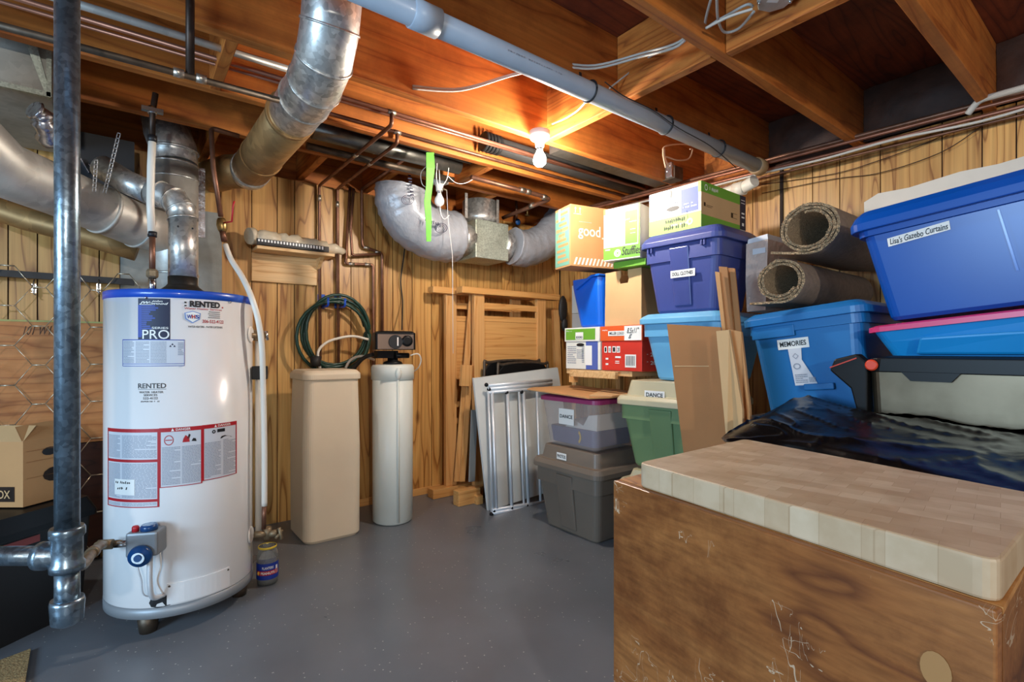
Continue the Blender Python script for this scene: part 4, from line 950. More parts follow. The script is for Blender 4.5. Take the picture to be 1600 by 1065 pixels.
# ---------------------------------------------------------------- back wall left: rail, net, plywood, boxes
ra = P(-30, 432, y=3.18); rb = P(210, 441, y=3.18)
tag(obj('hanging_rail', MB().bar((ra.x-.2, 3.18, rb.z+.004), (rb.x, 3.18, rb.z), .03, .03), M_black), 'black wooden rail across the panelling at left carrying wire hooks', 'rail')
for k, px in enumerate((53, 154)):
    h_ = P(px, 440, y=3.15); mb = MB()
    mb.tube(smooth_path([(h_.x, 3.165, h_.z+.01), (h_.x, 3.14, h_.z-.005), (h_.x, 3.135, h_.z-.05), (h_.x+.008, 3.14, h_.z-.06)], 5), .003, 8).box(h_.x-.008, h_.x+.008, 3.15, 3.158, h_.z-.05, h_.z-.01)
    tag(obj('rail_hook', mb, M_chrome), ['small chrome hook on the black rail, left one', 'small chrome hook on the black rail next to the heater'][k], 'hook', 'hooks on the black rail')
# wire net: hexagons
mb = MB(); a0 = P(52, 570, y=3.11); sp = P(71, 570, y=3.11).x-a0.x
ph = (570-508)/F*2.24; dxh = P(62, 570, y=3.11).x - P(13, 570, y=3.11).x
N0 = P(61, 570, y=3.11)
def node(i, j): return Vector((N0.x + dxh*i, 3.11 + .006*math.sin(i*2+j), N0.z + ph*(j + (.5 if i % 2 else 0))))
for i in range(-5, 4):
    for j in range(-5, 3):
        c = node(i, j); L_ = c-Vector((sp*.55, 0, 0)); R_ = c+Vector((sp*.55, 0, 0))
        if c.x > .12 or c.z > 1.42: continue
        mb.tube([L_, R_], .0034, 6)
        for (ii, jj) in ((i+1, j if i % 2 == 0 else j+1), (i+1, j-1 if i % 2 == 0 else j)):
            c2 = node(ii, jj)
            if c2.x < .16 and c2.z < 1.42: mb.tube([R_, c2-Vector((sp*.55, 0, 0))], .0022, 5)
tag(obj('wire_netting', mb, M_pegwire), 'large hexagon wire netting hanging in front of the plywood panel', 'wire netting')
tl = P(-60, 500, y=3.2); tr = P(162, 500, y=3.2)
t = thing('plywood_sheet', 'brown plywood panel with marker writing behind the wire netting', 'panel', (-.3, 3.2, .68))
obj('panel', MB().box(-1.2, tr.x+.12, 3.195, 3.215, P(140, 690, y=3.195).z, tl.z), M_osb, t)
obj('top_edge', MB().box(-1.2, tr.x+.12, 3.192, 3.216, tl.z, tl.z+.008), plain('edge_green', srgb(160, 160, 96), .6), t)
mb = MB(); put_text(mb, '101 W1', lambda u, v: P(36+u*45, 523-v*14, y=3.194), 0, 1, 0, 1, 0, .4); obj('marker_writing', mb, M_black_iron, t)
tag(obj('shade_sheet', MB().box(-1.2, tr.x+.12, 3.2, 3.215, .05, P(140, 690, y=3.195).z-.004), M_shadesheet), 'dark brown sheet standing in for shade below the plywood panel left of the heater', 'board')  # shaded lower part of the wall area, put in as a dark sheet
# bankers box
bz = .46
q0 = P(40, 812, d=1.93); 
BM = Matrix.Translation((q0.x, q0.y, bz)) @ Matrix.Rotation(.95, 4, 'Z')
# local: -x = left face direction, +y = receding right face
cr_ = P(36, 690, d=1.86); zt_ = cr_.z
BM = Matrix(((-RT.x, FW.x*.97+RT.x*.2, 0, cr_.x), (-RT.y, FW.y*.97+RT.y*.2, 0, cr_.y), (0, 0, 1, bz), (0,0,0,1)))
hb = zt_-bz
t = thing('file_box', 'open brown cardboard file box at the left edge with cut hand holes', 'cardboard box', (cr_.x, cr_.y, bz))
obj('carton', MB().box(0, .34, 0, .20, 0, hb, BM), M_card, t)
mb = MB(); mb.add([BM @ Vector(q) for q in ((0, 0, hb), (0, .20, hb), (.06, .20, hb+.06), (.06, .03, hb+.05), (.004, 0, hb), (.004, .20, hb), (.064, .20, hb+.06), (.064, .03, hb+.05))], [(0,1,2,3), (4,5,6,7), (2,3,7,6)]); obj('side_flap', mb, M_card, t)
mb = MB(); mb.add([BM @ Vector(q) for q in ((0, .0, hb), (.34, .0, hb), (.34, .07, hb+.05), (.03, .07, hb+.05))], [(0,1,2,3)]); obj('front_flap', mb, M_cardp, t)
fr_ = lambda u, v: BM @ Vector((-.0015, u, v)); ff_ = lambda u, v: BM @ Vector((u, -.0015, v))
mb = MB(); ring(mb, fr_, .09, hb-.05, .028, .016, .99, 12); obj('hand_hole', mb, M_black, t)
mb = MB(); ring(mb, fr_, .11, .10, .045, .028, .99, 12); lo_ = obj('side_logo', mb, M_black_iron, t)
mb = MB()
for v in (.10, .16, .20): put_rect(mb, fr_, .01, .195, v, v+.002)
obj('score_lines', mb, M_cardd, t)
mb = MB(); put_rect(mb, ff_, .03, .26, .02, .075); lo_ = obj('front_logo', mb, M_black_iron, t)
mb = MB(); put_text(mb, 'BANKERS BOX', lambda u, v: BM @ Vector((.245-u*.2, -.0025, v)), 0, 1, .032, .062); obj('logo_lettering', mb, M_cardp, lo_)
# black crate under it; its footprint also stands in for the heater's shade
fdir = (P(160, 942, z=0) - P(0, 1020, z=0)); fd = fdir.normalized(); nd = Vector((-fd.y, fd.x, 0))
if nd.dot(FW) < 0: nd = -nd
cc0 = P(0, 1020, z=0)
CM = Matrix(((fd.x, nd.x, 0, cc0.x), (fd.y, nd.y, 0, cc0.y), (0, 0, 1, 0), (0, 0, 0, 1)))
t = thing('storage_crate', 'black plastic storage crate on the floor under the file box, also standing in for shade there', 'crate', tuple(cc0))
obj('crate_body', MB().loft([(0, -.5, .30, .03, .5, .02), (.38, -.52, .31, 0, .5, .02)], CM), M_blackrub, t)
obj('crate_lid', MB().loft([(.38, -.54, .325, -.015, .5, .02), (.40, -.54, .325, -.015, .5, .02), (.455, -.5, .30, .0, .48, .02)], CM), M_blackpl, t)
mb = MB(); put_rect(mb, lambda u, v: CM @ Vector((u, -.003, v)), -.1, .12, .34, .365)
obj('red_label', mb, plain('label_red', srgb(150, 60, 54), .5), t)
mb = MB(); cr0 = [P(-20, 1042, z=.004), P(48, 1016, z=.004), P(38, 1075, z=.004), P(-20, 1100, z=.004)]
tag(obj('jute_rug', MB().prism(cr0, (0, 0, .008)), M_jute), 'corner of a woven jute rug on the floor at the bottom left', 'rug')

# ---------------------------------------------------------------- softener
t = thing('brine_tank', 'tall beige rectangular water softener salt tank with lid', 'tank', (.92, 2.95, 0))
BMx = Matrix.Identity(4)
x0, x1, y0, y1 = .760, 1.078, 2.775, 3.11
obj('tank_body', MB().loft([(0, x0+.015, x1-.015, y0+.012, y1-.01, .05), (.015, x0+.004, x1-.004, y0+.003, y1, .055), (.5, x0+.002, x1-.002, y0, y1, .055), (.875, x0+.012, x1-.012, y0+.008, y1-.01, .05)], BMx, n=8), M_beige, t)
obj('lid', MB().loft([(.872, x0+.0, x1-.0, y0-.004, y1, .055), (.905, x0+.0, x1-.0, y0-.004, y1, .055), (.925, x0+.02, x1-.02, y0+.015, y1-.02, .05)], BMx, n=8), M_beige, t, bevel=.006)
t = thing('resin_tank', 'slim ivory cylindrical softener tank with rounded cap', 'tank', (1.308, 2.89, 0))
c = (1.308, 2.89, 0)
obj('sleeve', MB().lathe([(.105, 0), (.119, .012), (.121, .9)], c, n=48), M_ivory, t)
obj('cap', MB().lathe([(.121, .855), (.127, .858), (.127, .93), (.118, .945), (.05, .948), (.0, .948)], c, n=48, capped=False), M_ivory, t)
tt_ = math.atan2(-2.89, -1.308)+.25
q = Vector((c[0]+.122*math.cos(tt_), c[1]+.122*math.sin(tt_), 0))
obj('front_rib', MB().tube([q+Vector((0,0,.02)), q+Vector((0,0,.86)), ], .007, 10), M_ivory, t)
obj('cap_tab', MB().sphere(q+Vector((0,0,.895)), .02, 12, 1, 1, 1.9), M_ivory, t)
t = thing('softener_valve', 'black softener control head with shiny copper face and dial', 'control head', (1.308, 2.89, .948))
obj('valve_base', MB().lathe([(.06, .948), (.055, .962), (.032, .97), (.03, 1.03)], c, n=24).box(1.20, 1.33, 2.86, 2.92, .985, 1.03).tube([(1.30, 2.88, 1.0), (1.40, 2.86, 1.0)], .016, 12), M_blackpl, t)
hm = Matrix.Translation((1.308, 2.87, 1.085)) @ Matrix.Rotation(-.25, 4, 'Z')
hd = obj('housing', MB().loft([(-.05, -.122, .118, -.07, .07, .02), (.05, -.122, .118, -.07, .07, .02), (.062, -.10, .10, -.055, .055, .02)], hm), M_blackpl, t, bevel=.006)
hf = lambda u, v, e=.0715: hm @ Vector((u, -e, v))
mb = MB(); put_rect(mb, hf, -.108, .103, -.045, .042); obj('face_plate', mb, plain('copper_face', srgb(214, 176, 150), .16, .95), hd)
obj('dial', MB().lathe([(.042, 0), (.04, .012)], hm @ Vector((-.005, -.072, -.003)), hm.to_3x3() @ Vector((0, -1, 0)), 24), M_black, hd)
obj('dial', MB().lathe([(.034, 0), (.033, .01), (.02, .014)], hm @ Vector((.063, -.072, .003)), hm.to_3x3() @ Vector((0, -1, 0)), 24), M_blackpl, hd)
mb = MB(); put_rect(mb, lambda u, v: hf(u, v, .086), .002, .010, -.026, .024); obj('pointer', mb, M_whitepl, hd)
pipe('brine_tube', 'thin clear tube looping from the softener head around its right side', 'hose', [(1.407, 2.858, 1.0), (1.45, 2.835, 1.01), (1.478, 2.85, .97), (1.472, 2.88, .92), (1.455, 2.94, .89), (1.42, 3.01, .87), (1.34, 3.07, .86)], .004, M_hosew, sm=6)
pipe('bypass_hose', 'black bent hose between the softener head and the salt tank', 'hose', [(1.183, 2.89, 1.008), (1.155, 2.95, .99), (1.12, 3.0, .94), (1.10, 3.05, .85), (1.1, 3.1, .6)], .012, M_blackrub, sm=6)
# garden hose on hooks
hc = P(524, 523, y=3.2); R0 = .225; mb = MB(); pts = []
turns = 5
for i in range(turns*28):
    a = 2*PI*i/28; k = i//28
    cx_ = hc.x + .02*math.sin(k*2.1); cz_ = hc.z - .0 + .018*math.cos(k*1.7)
    pts.append(Vector((cx_ + (R0*(.93-.06*math.sin(k*1.9+1)))*math.cos(a+.2), 3.215-.02*k/turns-.018*(k % 3), cz_ + (R0*(.98-.07*math.cos(k*2.3)))*math.sin(a+.2))))
mb.tube(pts, .0098, 10)
tag(obj('garden_hose', mb, M_hose), 'coiled dark green garden hose hanging on the wall above the salt tank', 'hose')
hose_pts = pts
for k, px in enumerate((507, 533)):
    h_ = P(px, 467, y=3.2); t = thing('hose_hook', ['blue plastic wall hook in the hose coil, left', 'blue plastic wall hook in the hose coil, right'][k], 'hook', (h_.x, 3.26, h_.z), 'blue hooks holding the hose')
    obj('hook_plate', MB().box(h_.x-.022, h_.x+.022, YB-.012, YB-.002, h_.z-.055, h_.z+.035), M_bluerim, t, bevel=.004)
    zl = min(p.z for p in hose_pts if abs(p.x-h_.x) < .04 and p.z > hc.z) - .022
    obj('hook_arm', MB().tube([(h_.x, YB-.013, zl), (h_.x, 3.14, zl), (h_.x, 3.128, zl+.01), (h_.x, 3.128, zl+.05)], .007, 8), M_bluerim, t)
for k, pp in enumerate(([(500, 575), (497, 550), (510, 535), (530, 528), (552, 525), (575, 530)], [(540, 575), (548, 562), (565, 556), (585, 562)])):
    pipe('clear_hose', ['translucent white hose arching behind the green coil', 'short translucent hose low behind the salt tank lid'][k], 'hose', [P(a, b, y=3.128) for a, b in pp], .008, M_hosew, sm=6)
mb = MB().tube([P(493, 572, y=3.13), P(493, 556, y=3.13)], .03, 14); tag(obj('black_fitting', mb, M_blackrub), 'black hose fitting behind the salt tank lid, inside the coil', 'fitting')

# ---------------------------------------------------------------- wall bracket shelf with bundle
a = P(393, 402, y=3.25); b = P(495, 446, y=3.25)
t = thing('wall_shelf', 'small pale pine shelf on the back wall holding the plastic bundle', 'shelf', ((a.x+b.x)/2, 3.25, b.z))
obj('back_board', MB().box(a.x, b.x, 3.245, YB-.001, b.z, a.z+.03), M_pine, t, bevel=.002)
obj('shelf_board', MB().box(a.x, P(515, 400, y=3.2).x, 3.10, 3.245, a.z+.03, a.z+.048), M_pine, t, bevel=.002)
obj('bracket', MB().prism([(b.x-.005, 3.245, a.z-.04), (b.x-.005, 3.245, a.z+.03), (b.x-.005, 3.14, a.z+.03)], (.02, 0, 0)), M_pine, t)
t = thing('plastic_bundle', 'bundle of slotted strips wrapped in clear crumpled plastic on the small shelf', 'bundle', (a.x+.2, 3.15, a.z+.05))
zb_ = a.z+.049; mb = MB(); n = 26
xa, xe = P(392, 390, y=3.1).x, P(540, 390, y=3.15).x
for i in range(n+1): pass
pts = [Vector((xa+(xe-xa)*i/n, 3.16+.01*math.sin(i), zb_+.055-.022*(i/n)+.004*math.sin(i*1.7))) for i in range(n+1)]
mb.tube(pts, [max(.008, (.046+.006*math.sin(i*2.3))*(1-(i/n)**6*.7)) for i in range(n+1)], 12)
for v in mb.v: v.z = max(v.z, zb_+.004)
M_wrap = plain('crumpled_plastic', srgb(206, 190, 164), .22, 0, .15, 14, .5, 22)
obj('plastic_wrap', mb, M_wrap, t)
mb = MB().box(xa+.03, xe-.12, 3.095, 3.11, zb_+.004, zb_+.036); sl = obj('slotted_strip', mb, M_black, t)
mb = MB(); xs = xa+.035
for i in range(22): mb.box(xs+i*.0165, xs+i*.0165+.009, 3.092, 3.0955, zb_+.004+.016*(1-i/60), zb_+.032)
obj('white_teeth', mb, M_whiteprint, sl); sl.children[0]['kind'] = 'stuff'

# ---------------------------------------------------------------- bed ends leaning by the wall
def bed_end(x0, y, W_, lab):
    t = thing('bed_end', lab, 'bed end', (x0+W_/2, y, 0), 'pale wooden bed ends against the wall')
    zt_ = 1.475
    obj('top_rail', MB().box(x0, x0+W_, y-.05, y+.03, zt_-.045, zt_), M_bedX, t, bevel=.004)
    obj('bottom_rail', MB().box(x0, x0+W_, y-.05, y+.03, .0, .065), M_bedX, t, bevel=.004)
    for xp in (x0+.12, x0+W_-.21): obj('post', MB().box(xp, xp+.088, y-.02, y+.015, .065, zt_-.045), M_bedZ, t, bevel=.003)
    xa_, xb_ = x0+.208, x0+W_-.21
    for z0_, z1_ in ((zt_-.145, zt_-.10), (zt_-.235, zt_-.195), (.62, .66), (.5, .54)): obj('slat', MB().box(xa_, xb_, y-.008, y+.008, z0_, z1_), M_bedX, t, bevel=.002)
    obj('panel', MB().box(xa_, xb_, y-.006, y+.006, .82, zt_-.237), M_bedX, t)
bed_end(1.706, 3.16, .92, 'wooden bed end nearest the wall, left of the pair')
bed_end(1.867, 3.04, .92, 'wooden bed end standing in front, slatted top and plank panel above the chairs')
tag(obj('bed_rail', MB().bar((2.83, 3.02, .002), (2.835, 3.1, 1.36), .06, .03), M_bedZ), 'narrow upright wooden rail at the right of the bed ends', 'wooden rail')
def lean(lab, pa, pb, w_, th_, ya, yb, mat=None):
    a = P(pa[0], pa[1], y=ya); b = P(pb[0], pb[1], y=yb)
    d = (b-a).normalized(); sd = Vector((1,0,0)); sd = (sd-d*sd.dot(d)).normalized(); nn_ = d.cross(sd)
    mb = MB(); o_ = [q + sd*s1*w_/2 + nn_*s2*th_/2 for q in (a, b) for s1, s2 in ((-1,-1),(1,-1),(1,1),(-1,1))]
    mb.add(o_, [(3,2,1,0),(4,5,6,7),(0,1,5,4),(1,2,6,5),(2,3,7,6),(3,0,4,7)])
    return tag(obj('plank', mb, mat or M_bedZ, bevel=.002), lab, 'plank', 'loose boards between the bed ends')
lean('long thin wooden board leaning diagonally between the bed ends', (738, 460), (714, 752), .05, .012, 3.099, 3.099)
lean('second leaning board behind the small square block', (733, 600), (722, 752), .045, .012, 3.080, 3.080)
lean('short square wooden block clamped across the leaning boards', (729, 570), (727, 603), .085, .03, 3.02, 3.02)
lean('grey board leaning in the gap beside the white panel', (741, 640), (737, 752), .05, .010, 2.975, 2.975, M_clothgrey)
a = P(719, 766, z=.03); b = P(750, 781, z=.03)
tag(obj('floor_beam', MB().bar(a, b, .05, .06), M_bedX, bevel=.004), 'short wooden beam lying angled on the floor by the white panel', 'beam')
a = P(708, 748, y=2.93); tag(obj('floor_beam', MB().box(P(708, 765, y=2.93).x, P(742, 760, y=2.93).x, 2.86, 2.93, 0, .10), M_bedX, bevel=.004), 'upright end of a bed slat bundle on the floor behind the angled beam', 'beam')
# black folding chairs behind the panel
for k, (px0, px1, py, y) in enumerate(((757, 845, 562, 2.93), (778, 858, 566, 2.88))):
    a = P(px0, py+22, y=y); b = P(px1, py+22, y=y); zt_ = P(800, py, y=y).z; w_ = b.x-a.x
    t = thing('folding_chair', ['black folding chair tucked behind the white panel, rear one', 'black folding chair tucked behind the white panel, front one'][k], 'chair', (a.x+w_/2, y, 0), 'folded black chairs')
    prof = [(a.x, y, zt_-.22), (a.x, y, zt_-.07), (a.x+.05, y, zt_-.02), (a.x+.15, y, zt_), (b.x-.15, y, zt_), (b.x-.05, y, zt_-.02), (b.x, y, zt_-.07), (b.x, y, zt_-.22)]
    obj('backrest', MB().prism(prof, (0, .03, 0)), M_blackpl, t, bevel=.006)
    obj('frame', MB().tube(smooth_path([(a.x+.01, y+.01, 0), (a.x+.005, y+.01, zt_-.1), (a.x+.06, y+.01, zt_-.015), (b.x-.06, y+.01, zt_-.015), (b.x-.005, y+.01, zt_-.1), (b.x-.01, y+.01, 0)], 6), .011, 10), M_iron, t)
    obj('seat', MB().box(a.x+.03, b.x-.03, y-.0, y+.025, .3, .66), M_blackpl, t, bevel=.006)
# white panel + aluminium rack
A_ = P(763, 797, y=2.68); A_.z = 0; tl = P(740, 591, y=2.84); tr = P(871.5, 574, y=2.84)
br = Vector((A_.x+(tr.x-tl.x)+.02, 2.68, .05)); 
tag(obj('white_board', MB().prism([A_, br, tr, tl], (0, .018, .002)), M_whitebd), 'large white laminate board leaning against the folded black chairs', 'board')
t = thing('drying_rack', 'folded aluminium drying rack leaning on the white board', 'rack', (2.1, 2.6, 0))
rk = lambda px, py: P(px, py, y=2.60+(800-py)/200*.17)
mb = MB()
for dy in (0, 5.5, 11): obj('top_tube', MB().tube([rk(762, 602+dy), rk(862, 594+dy)], .011, 10), M_alu, t)
for dy in (0, 5): obj('bottom_tube', MB().tube([rk(768, 797+dy), rk(862, 782+dy)], .012, 10), M_alu, t)
for (p0, p1, r_) in ((763, 770, .008), (769, 776, .011), (793, 800, .011), (811, 819, .008), (818, 826, .011), (839, 845, .009)):
    obj('upright_tube', MB().tube([rk(p0, 612), rk(p1, 796)], r_, 10), M_alu, t)
for pp in ((760, 601), (764, 608), (771, 798), (799, 793), (823, 789), (815, 612), (792, 613), (768, 803)):
    obj('joint', MB().sphere(rk(*pp), .014, 10), M_blackpl, t)
# ---------------------------------------------------------------- plywood chest, butcher block, bag
ct = P(958, 750, z=.75); cn = P(1557, 955, z=.75)      # top corners of the front face
dirf = (cn-ct).normalized(); dep = Vector((1.0, .02, 0))
back0 = ct + dep*1.02; back1 = cn - dirf*.0 + dep*1.05
t = thing('plywood_chest', 'big scuffed plywood chest in the right foreground under the butcher block', 'chest', (ct.x+.5, (ct.y+cn.y)/2, 0))
def quadbox(mb, a, b, c, d, z0, z1):
    lo_ = [Vector((q.x, q.y, z0)) for q in (a, b, c, d)]; hi_ = [Vector((q.x, q.y, z1)) for q in (a, b, c, d)]
    return mb.hexa(lo_+hi_)
th_ = dirf*.018; nd = Vector((-dirf.y, dirf.x, 0)); nd = nd if nd.x > 0 else -nd
obj('front_board', quadbox(MB(), ct, cn, cn+nd*.018, ct+nd*.018, .02, .75), M_ply, t, bevel=.003)
obj('far_side_board', quadbox(MB(), ct+nd*.018, ct+nd*.018+dirf*.018, back0+dirf*.018, back0, .02, .742), M_ply, t)
obj('near_side_board', quadbox(MB(), cn+nd*.018-dirf*.018, cn+nd*.018, back1, back1-dirf*.018, .02, .742), M_ply, t)
obj('back_board', quadbox(MB(), back0+dirf*.018, back1-dirf*.018, back1-dirf*.018+nd*.018, back0+dirf*.018+nd*.018, .02, .742), M_ply, t)
obj('top_board', quadbox(MB(), ct+nd*.0185, cn+nd*.0185, back1+nd*.02, back0+nd*.02, .742, .75), wood('chest_top', srgb(150, 92, 42), srgb(196, 134, 70), srgb(206, 148, 84), 'Y', 6, 1.2, 10, .45, fine=.3), t)
ob = obj('corner_post', MB().box(-.02, .02, -.02, .02, 0, .74, Matrix.Translation(cn+nd*.05-dirf*.045-Vector((0,0,cn.z)))), M_ply, t)
kb = ct.lerp(cn, .86); 
fm = lambda u, v: Vector((ct.x, ct.y, 0)) + dirf*u - nd*.0012 + Vector((0,0,v))
tot = (cn-ct).length
kp = P(1484, 1010, z=.62); 
uu_ = tot*.93
# pale knot patch
mb = MB(); ring(mb, fm, uu_-.01, .655, .016, .022, .999, 18); obj('pale_patch', mb, plain('patch', srgb(166, 120, 70), .5), t)
# butcher block
b1 = P(996, 722, z=.80); b2 = P(1562, 878, z=.80); b4 = P(1163, 685, z=.80); b3 = b4 + (P(1600, 767, z=.80)-b4)*1.06
m, nt, bs, N, L = newmat('end_grain'); bs.inputs['Roughness'].default_value = .5
tc = N.new('ShaderNodeTexCoord'); br_ = N.new('ShaderNodeTexBrick'); mp = N.new('ShaderNodeMapping'); mp.inputs['Rotation'].default_value = (0, 0, math.atan2(dirf.y, dirf.x))
L.new(tc.outputs['Object'], mp.inputs['Vector']); L.new(mp.outputs['Vector'], br_.inputs['Vector'])
br_.inputs['Scale'].default_value = 1; br_.inputs['Brick Width'].default_value = .055; br_.inputs['Row Height'].default_value = .034; br_.inputs['Mortar Size'].default_value = .0004; br_.inputs['Bias'].default_value = -.1
br_.inputs['Color1'].default_value = srgb(206, 184, 154); br_.inputs['Color2'].default_value = srgb(186, 158, 124); br_.inputs['Mortar'].default_value = srgb(178, 150, 116)
no = N.new('ShaderNodeTexNoise'); no.inputs['Scale'].default_value = 14; no.inputs['Detail'].default_value = 6; L.new(tc.outputs['Object'], no.inputs['Vector'])
rp = ramp(N, [(.36, (.80, .74, .66, 1)), (.6, (1, 1, 1, 1))]); L.new(no.outputs['Fac'], rp.inputs['Fac'])
mx = N.new('ShaderNodeMixRGB'); mx.blend_type = 'MULTIPLY'; mx.inputs[0].default_value = .8; L.new(br_.outputs['Color'], mx.inputs[1]); L.new(rp.outputs['Color'], mx.inputs[2]); L.new(mx.outputs[0], bs.inputs['Base Color'])
M_block = m
def roundpoly(ps, r, k=5):
    out = []
    n = len(ps)
    for i in range(n):
        a, b, c = ps[i-1], ps[i], ps[(i+1) % n]
        s = b+(a-b).normalized()*r; e = b+(c-b).normalized()*r
        for j in range(k+1):
            q = j/k; out.append(s*(1-q)**2+b*2*q*(1-q)+e*q*q)
    return out
t = tag(obj('butcher_block', MB().prism([q-Vector((0,0,.0495)) for q in roundpoly([b1, b2, b3, b4], .024)], (0, 0, .0495)), M_block, bevel=.004), 'thick end grain maple butcher block lying on the plywood chest', 'butcher block')
obj_ = None
# black garbage bag
def hill(px, py, z): return P(px, py, z=z)
mb = MB(); nu, nv = 46, 60
import mathutils.noise as mn
ridge = [P(1127, 684, y=.80), P(1180, 652, y=.82), P(1255, 621, y=.80), P(1330, 632, y=.70), P(1400, 640, y=.60), P(1480, 648, y=.48), P(1600, 662, y=.30), P(1700, 672, y=.12)]
frontb = [P(1132, 690, y=.765), P(1200, 692, z=.775), P(1260, 706, z=.762), P(1330, 720, z=.76), P(1400, 732, z=.76), P(1500, 752, z=.76), P(1600, 772, z=.76), P(1720, 800, z=.76)]
rp_ = smooth_path(ridge, 26); fp_ = smooth_path(frontb, 26); mlen = len(rp_)
vs = []
for i in range(mlen):
    a = fp_[i]; b = rp_[i]; c = b + Vector((.10, .03, 0)); c.x = min(c.x, 1.95); c.z = .76
    tp = min(1, i/32)
    c = b.lerp(c, max(.12, tp))
    for j in range(nv+1):
        q = j/nv
        if q < .6:
            s = q/.6; p = a.lerp(b, s); bulge = math.sin(PI*s)*.045*tp; p = p + Vector((-.35, -.2, .9))*bulge*.7
        else:
            s = (q-.6)/.4; p = b.lerp(c, s); p = p + Vector((.3, .1, .9))*math.sin(PI*s)*.04*tp
        rg = lambda sx, sy, sz, o_: 1-abs(mn.noise(Vector((p.x*sx, p.y*sy, p.z*sz+o_)))*2)
        w_ = mn.noise(Vector((p.x*4, p.y*3, p.z*6)))*.022 + max(0, rg(5, 2.2, 11, 3))**9*.013 + max(0, rg(11, 4, 19, 9))**10*.007
        if 0 < q: p = p + Vector((-.4, -.2, .9))*w_*min(1, i/12)
        p.z = max(p.z, .753); p.x = min(p.x, 1.955)
        vs.append(p)
fs = [(i*(nv+1)+j, i*(nv+1)+j+1, (i+1)*(nv+1)+j+1, (i+1)*(nv+1)+j) for i in range(mlen-1) for j in range(nv)]
mb.add(vs, fs, True)
tag(obj('garbage_bag', mb, M_bag, sub=1), 'crumpled shiny black garbage bag behind the butcher block', 'garbage bag')

# ---------------------------------------------------------------- bins
def deco(t, name, mat, rects=(), texts=(), M=None, fn=None, e=.0012, bold=.01, shear=0):
    f_ = fn or front(M, e); mb = MB()
    for r_ in rects: put_rect(mb, f_, *r_)
    for x in texts: put_text(mb, x[0], f_, x[1], x[2], x[3], x[4], x[5] if len(x) > 5 else bold, x[6] if len(x) > 6 else shear)
    return obj(name, mb, mat, t)
def lidded_bin(name, lab, cat, M, w_, d_, h_, taper, bodym, lidm, lidh=.03, over=.015, dome=.0, ribs=True, group=None, r=.035, handle=True, lipdrop=.02, notch=.72):
    """local x: along the front 0..w, y: depth 0..d, z: 0..h (body), lid on top"""
    t = thing(name, lab, cat, tuple(M @ Vector((w_/2, d_/2, 0))), group)
    tp = taper
    obj('bin_body', MB().loft([(0, tp+.01, w_-tp-.01, tp+.01, d_-tp-.01, r*.7), (.012, tp, w_-tp, tp, d_-tp, r), (h_*notch, tp*.28, w_-tp*.28, tp*.28, d_-tp*.28, r),
        (h_*notch+.001, tp*.1-.004, w_-tp*.1+.004, tp*.1-.004, d_-tp*.1+.004, r), (h_, 0, w_, 0, d_, r)], M), bodym, t)
    if handle:
        fx = w_*.5; hw = w_*.13
        yf = lambda z: tp*(1-z/h_*.9)
        mb = MB(); mb.hexa([M @ Vector(q) for q in ((fx-hw*.9, yf(.02)-.008, .03), (fx+hw*.9, yf(.02)-.008, .03), (fx+hw*.9, yf(0)+.02, .03), (fx-hw*.9, yf(0)+.02, .03),
                                               (fx-hw, -.010, h_*.9), (fx+hw, -.010, h_*.9), (fx+hw, .02, h_*.9), (fx-hw, .02, h_*.9))])
        obj('front_rib', mb, bodym, t, bevel=.006)
    o = over
    secs = [(h_-lipdrop, -o, w_+o, -o, d_+o, r+o*.6), (h_+.006, -o, w_+o, -o, d_+o, r+o*.6), (h_+lidh*.6, -o*.3, w_+o*.3, -o*.3, d_+o*.3, r)]
    if dome: secs += [(h_+lidh*.62, .02, w_-.02, .02, d_-.02, r), (h_+lidh+dome, .035, w_-.035, .035, d_-.035, r)]
    else: secs += [(h_+lidh, .012, w_-.012, .012, d_-.012, r)]
    obj('lid', MB().loft(secs, M), lidm, t, bevel=.003)
    return t
def label(t, M, u0, u1, v0, v1, s, yo=-.012, slant=0, tv=(.25, .75), bold=.02, tm=None, fn=None, bg=None):
    f_ = fn or (lambda u, v: M @ Vector((u, yo, v)))
    g_ = lambda u, v: f_(u0+(u1-u0)*u, v0+(v1-v0)*v+slant*u)
    mb = MB(); put_rect(mb, g_, 0, 1, 0, 1); lo_ = obj('paper_label', mb, bg or M_whiteprint, t)
    f2_ = (lambda u, v: M @ Vector((u, yo-.0012, v))) if fn is None else fn
    g2 = (lambda u, v: f2_(u0+(u1-u0)*u, v0+(v1-v0)*v+slant*u)) if fn is None else (lambda u, v: g_(u, v)+(M.to_3x3() @ Vector((.0012 if False else 0, -.0012, 0))))
    mb = MB(); put_text(mb, s, g2, .08, .92, tv[0], tv[1], bold); obj('label_lettering', mb, tm or M_black, lo_)
    return lo_
# grey bin on the floor
M = frame((1.955, 2.315, 0), .0)
t = lidded_bin('storage_bin', 'grey-brown lidded storage bin on the floor under the clear tote', 'storage bin', M, .50, .42, .375, .045, M_bgrey, M_bgrey, .05, .02, .055)
label(t, M, .17, .25, .414, .452, 'PHOTOS', yo=.0175)
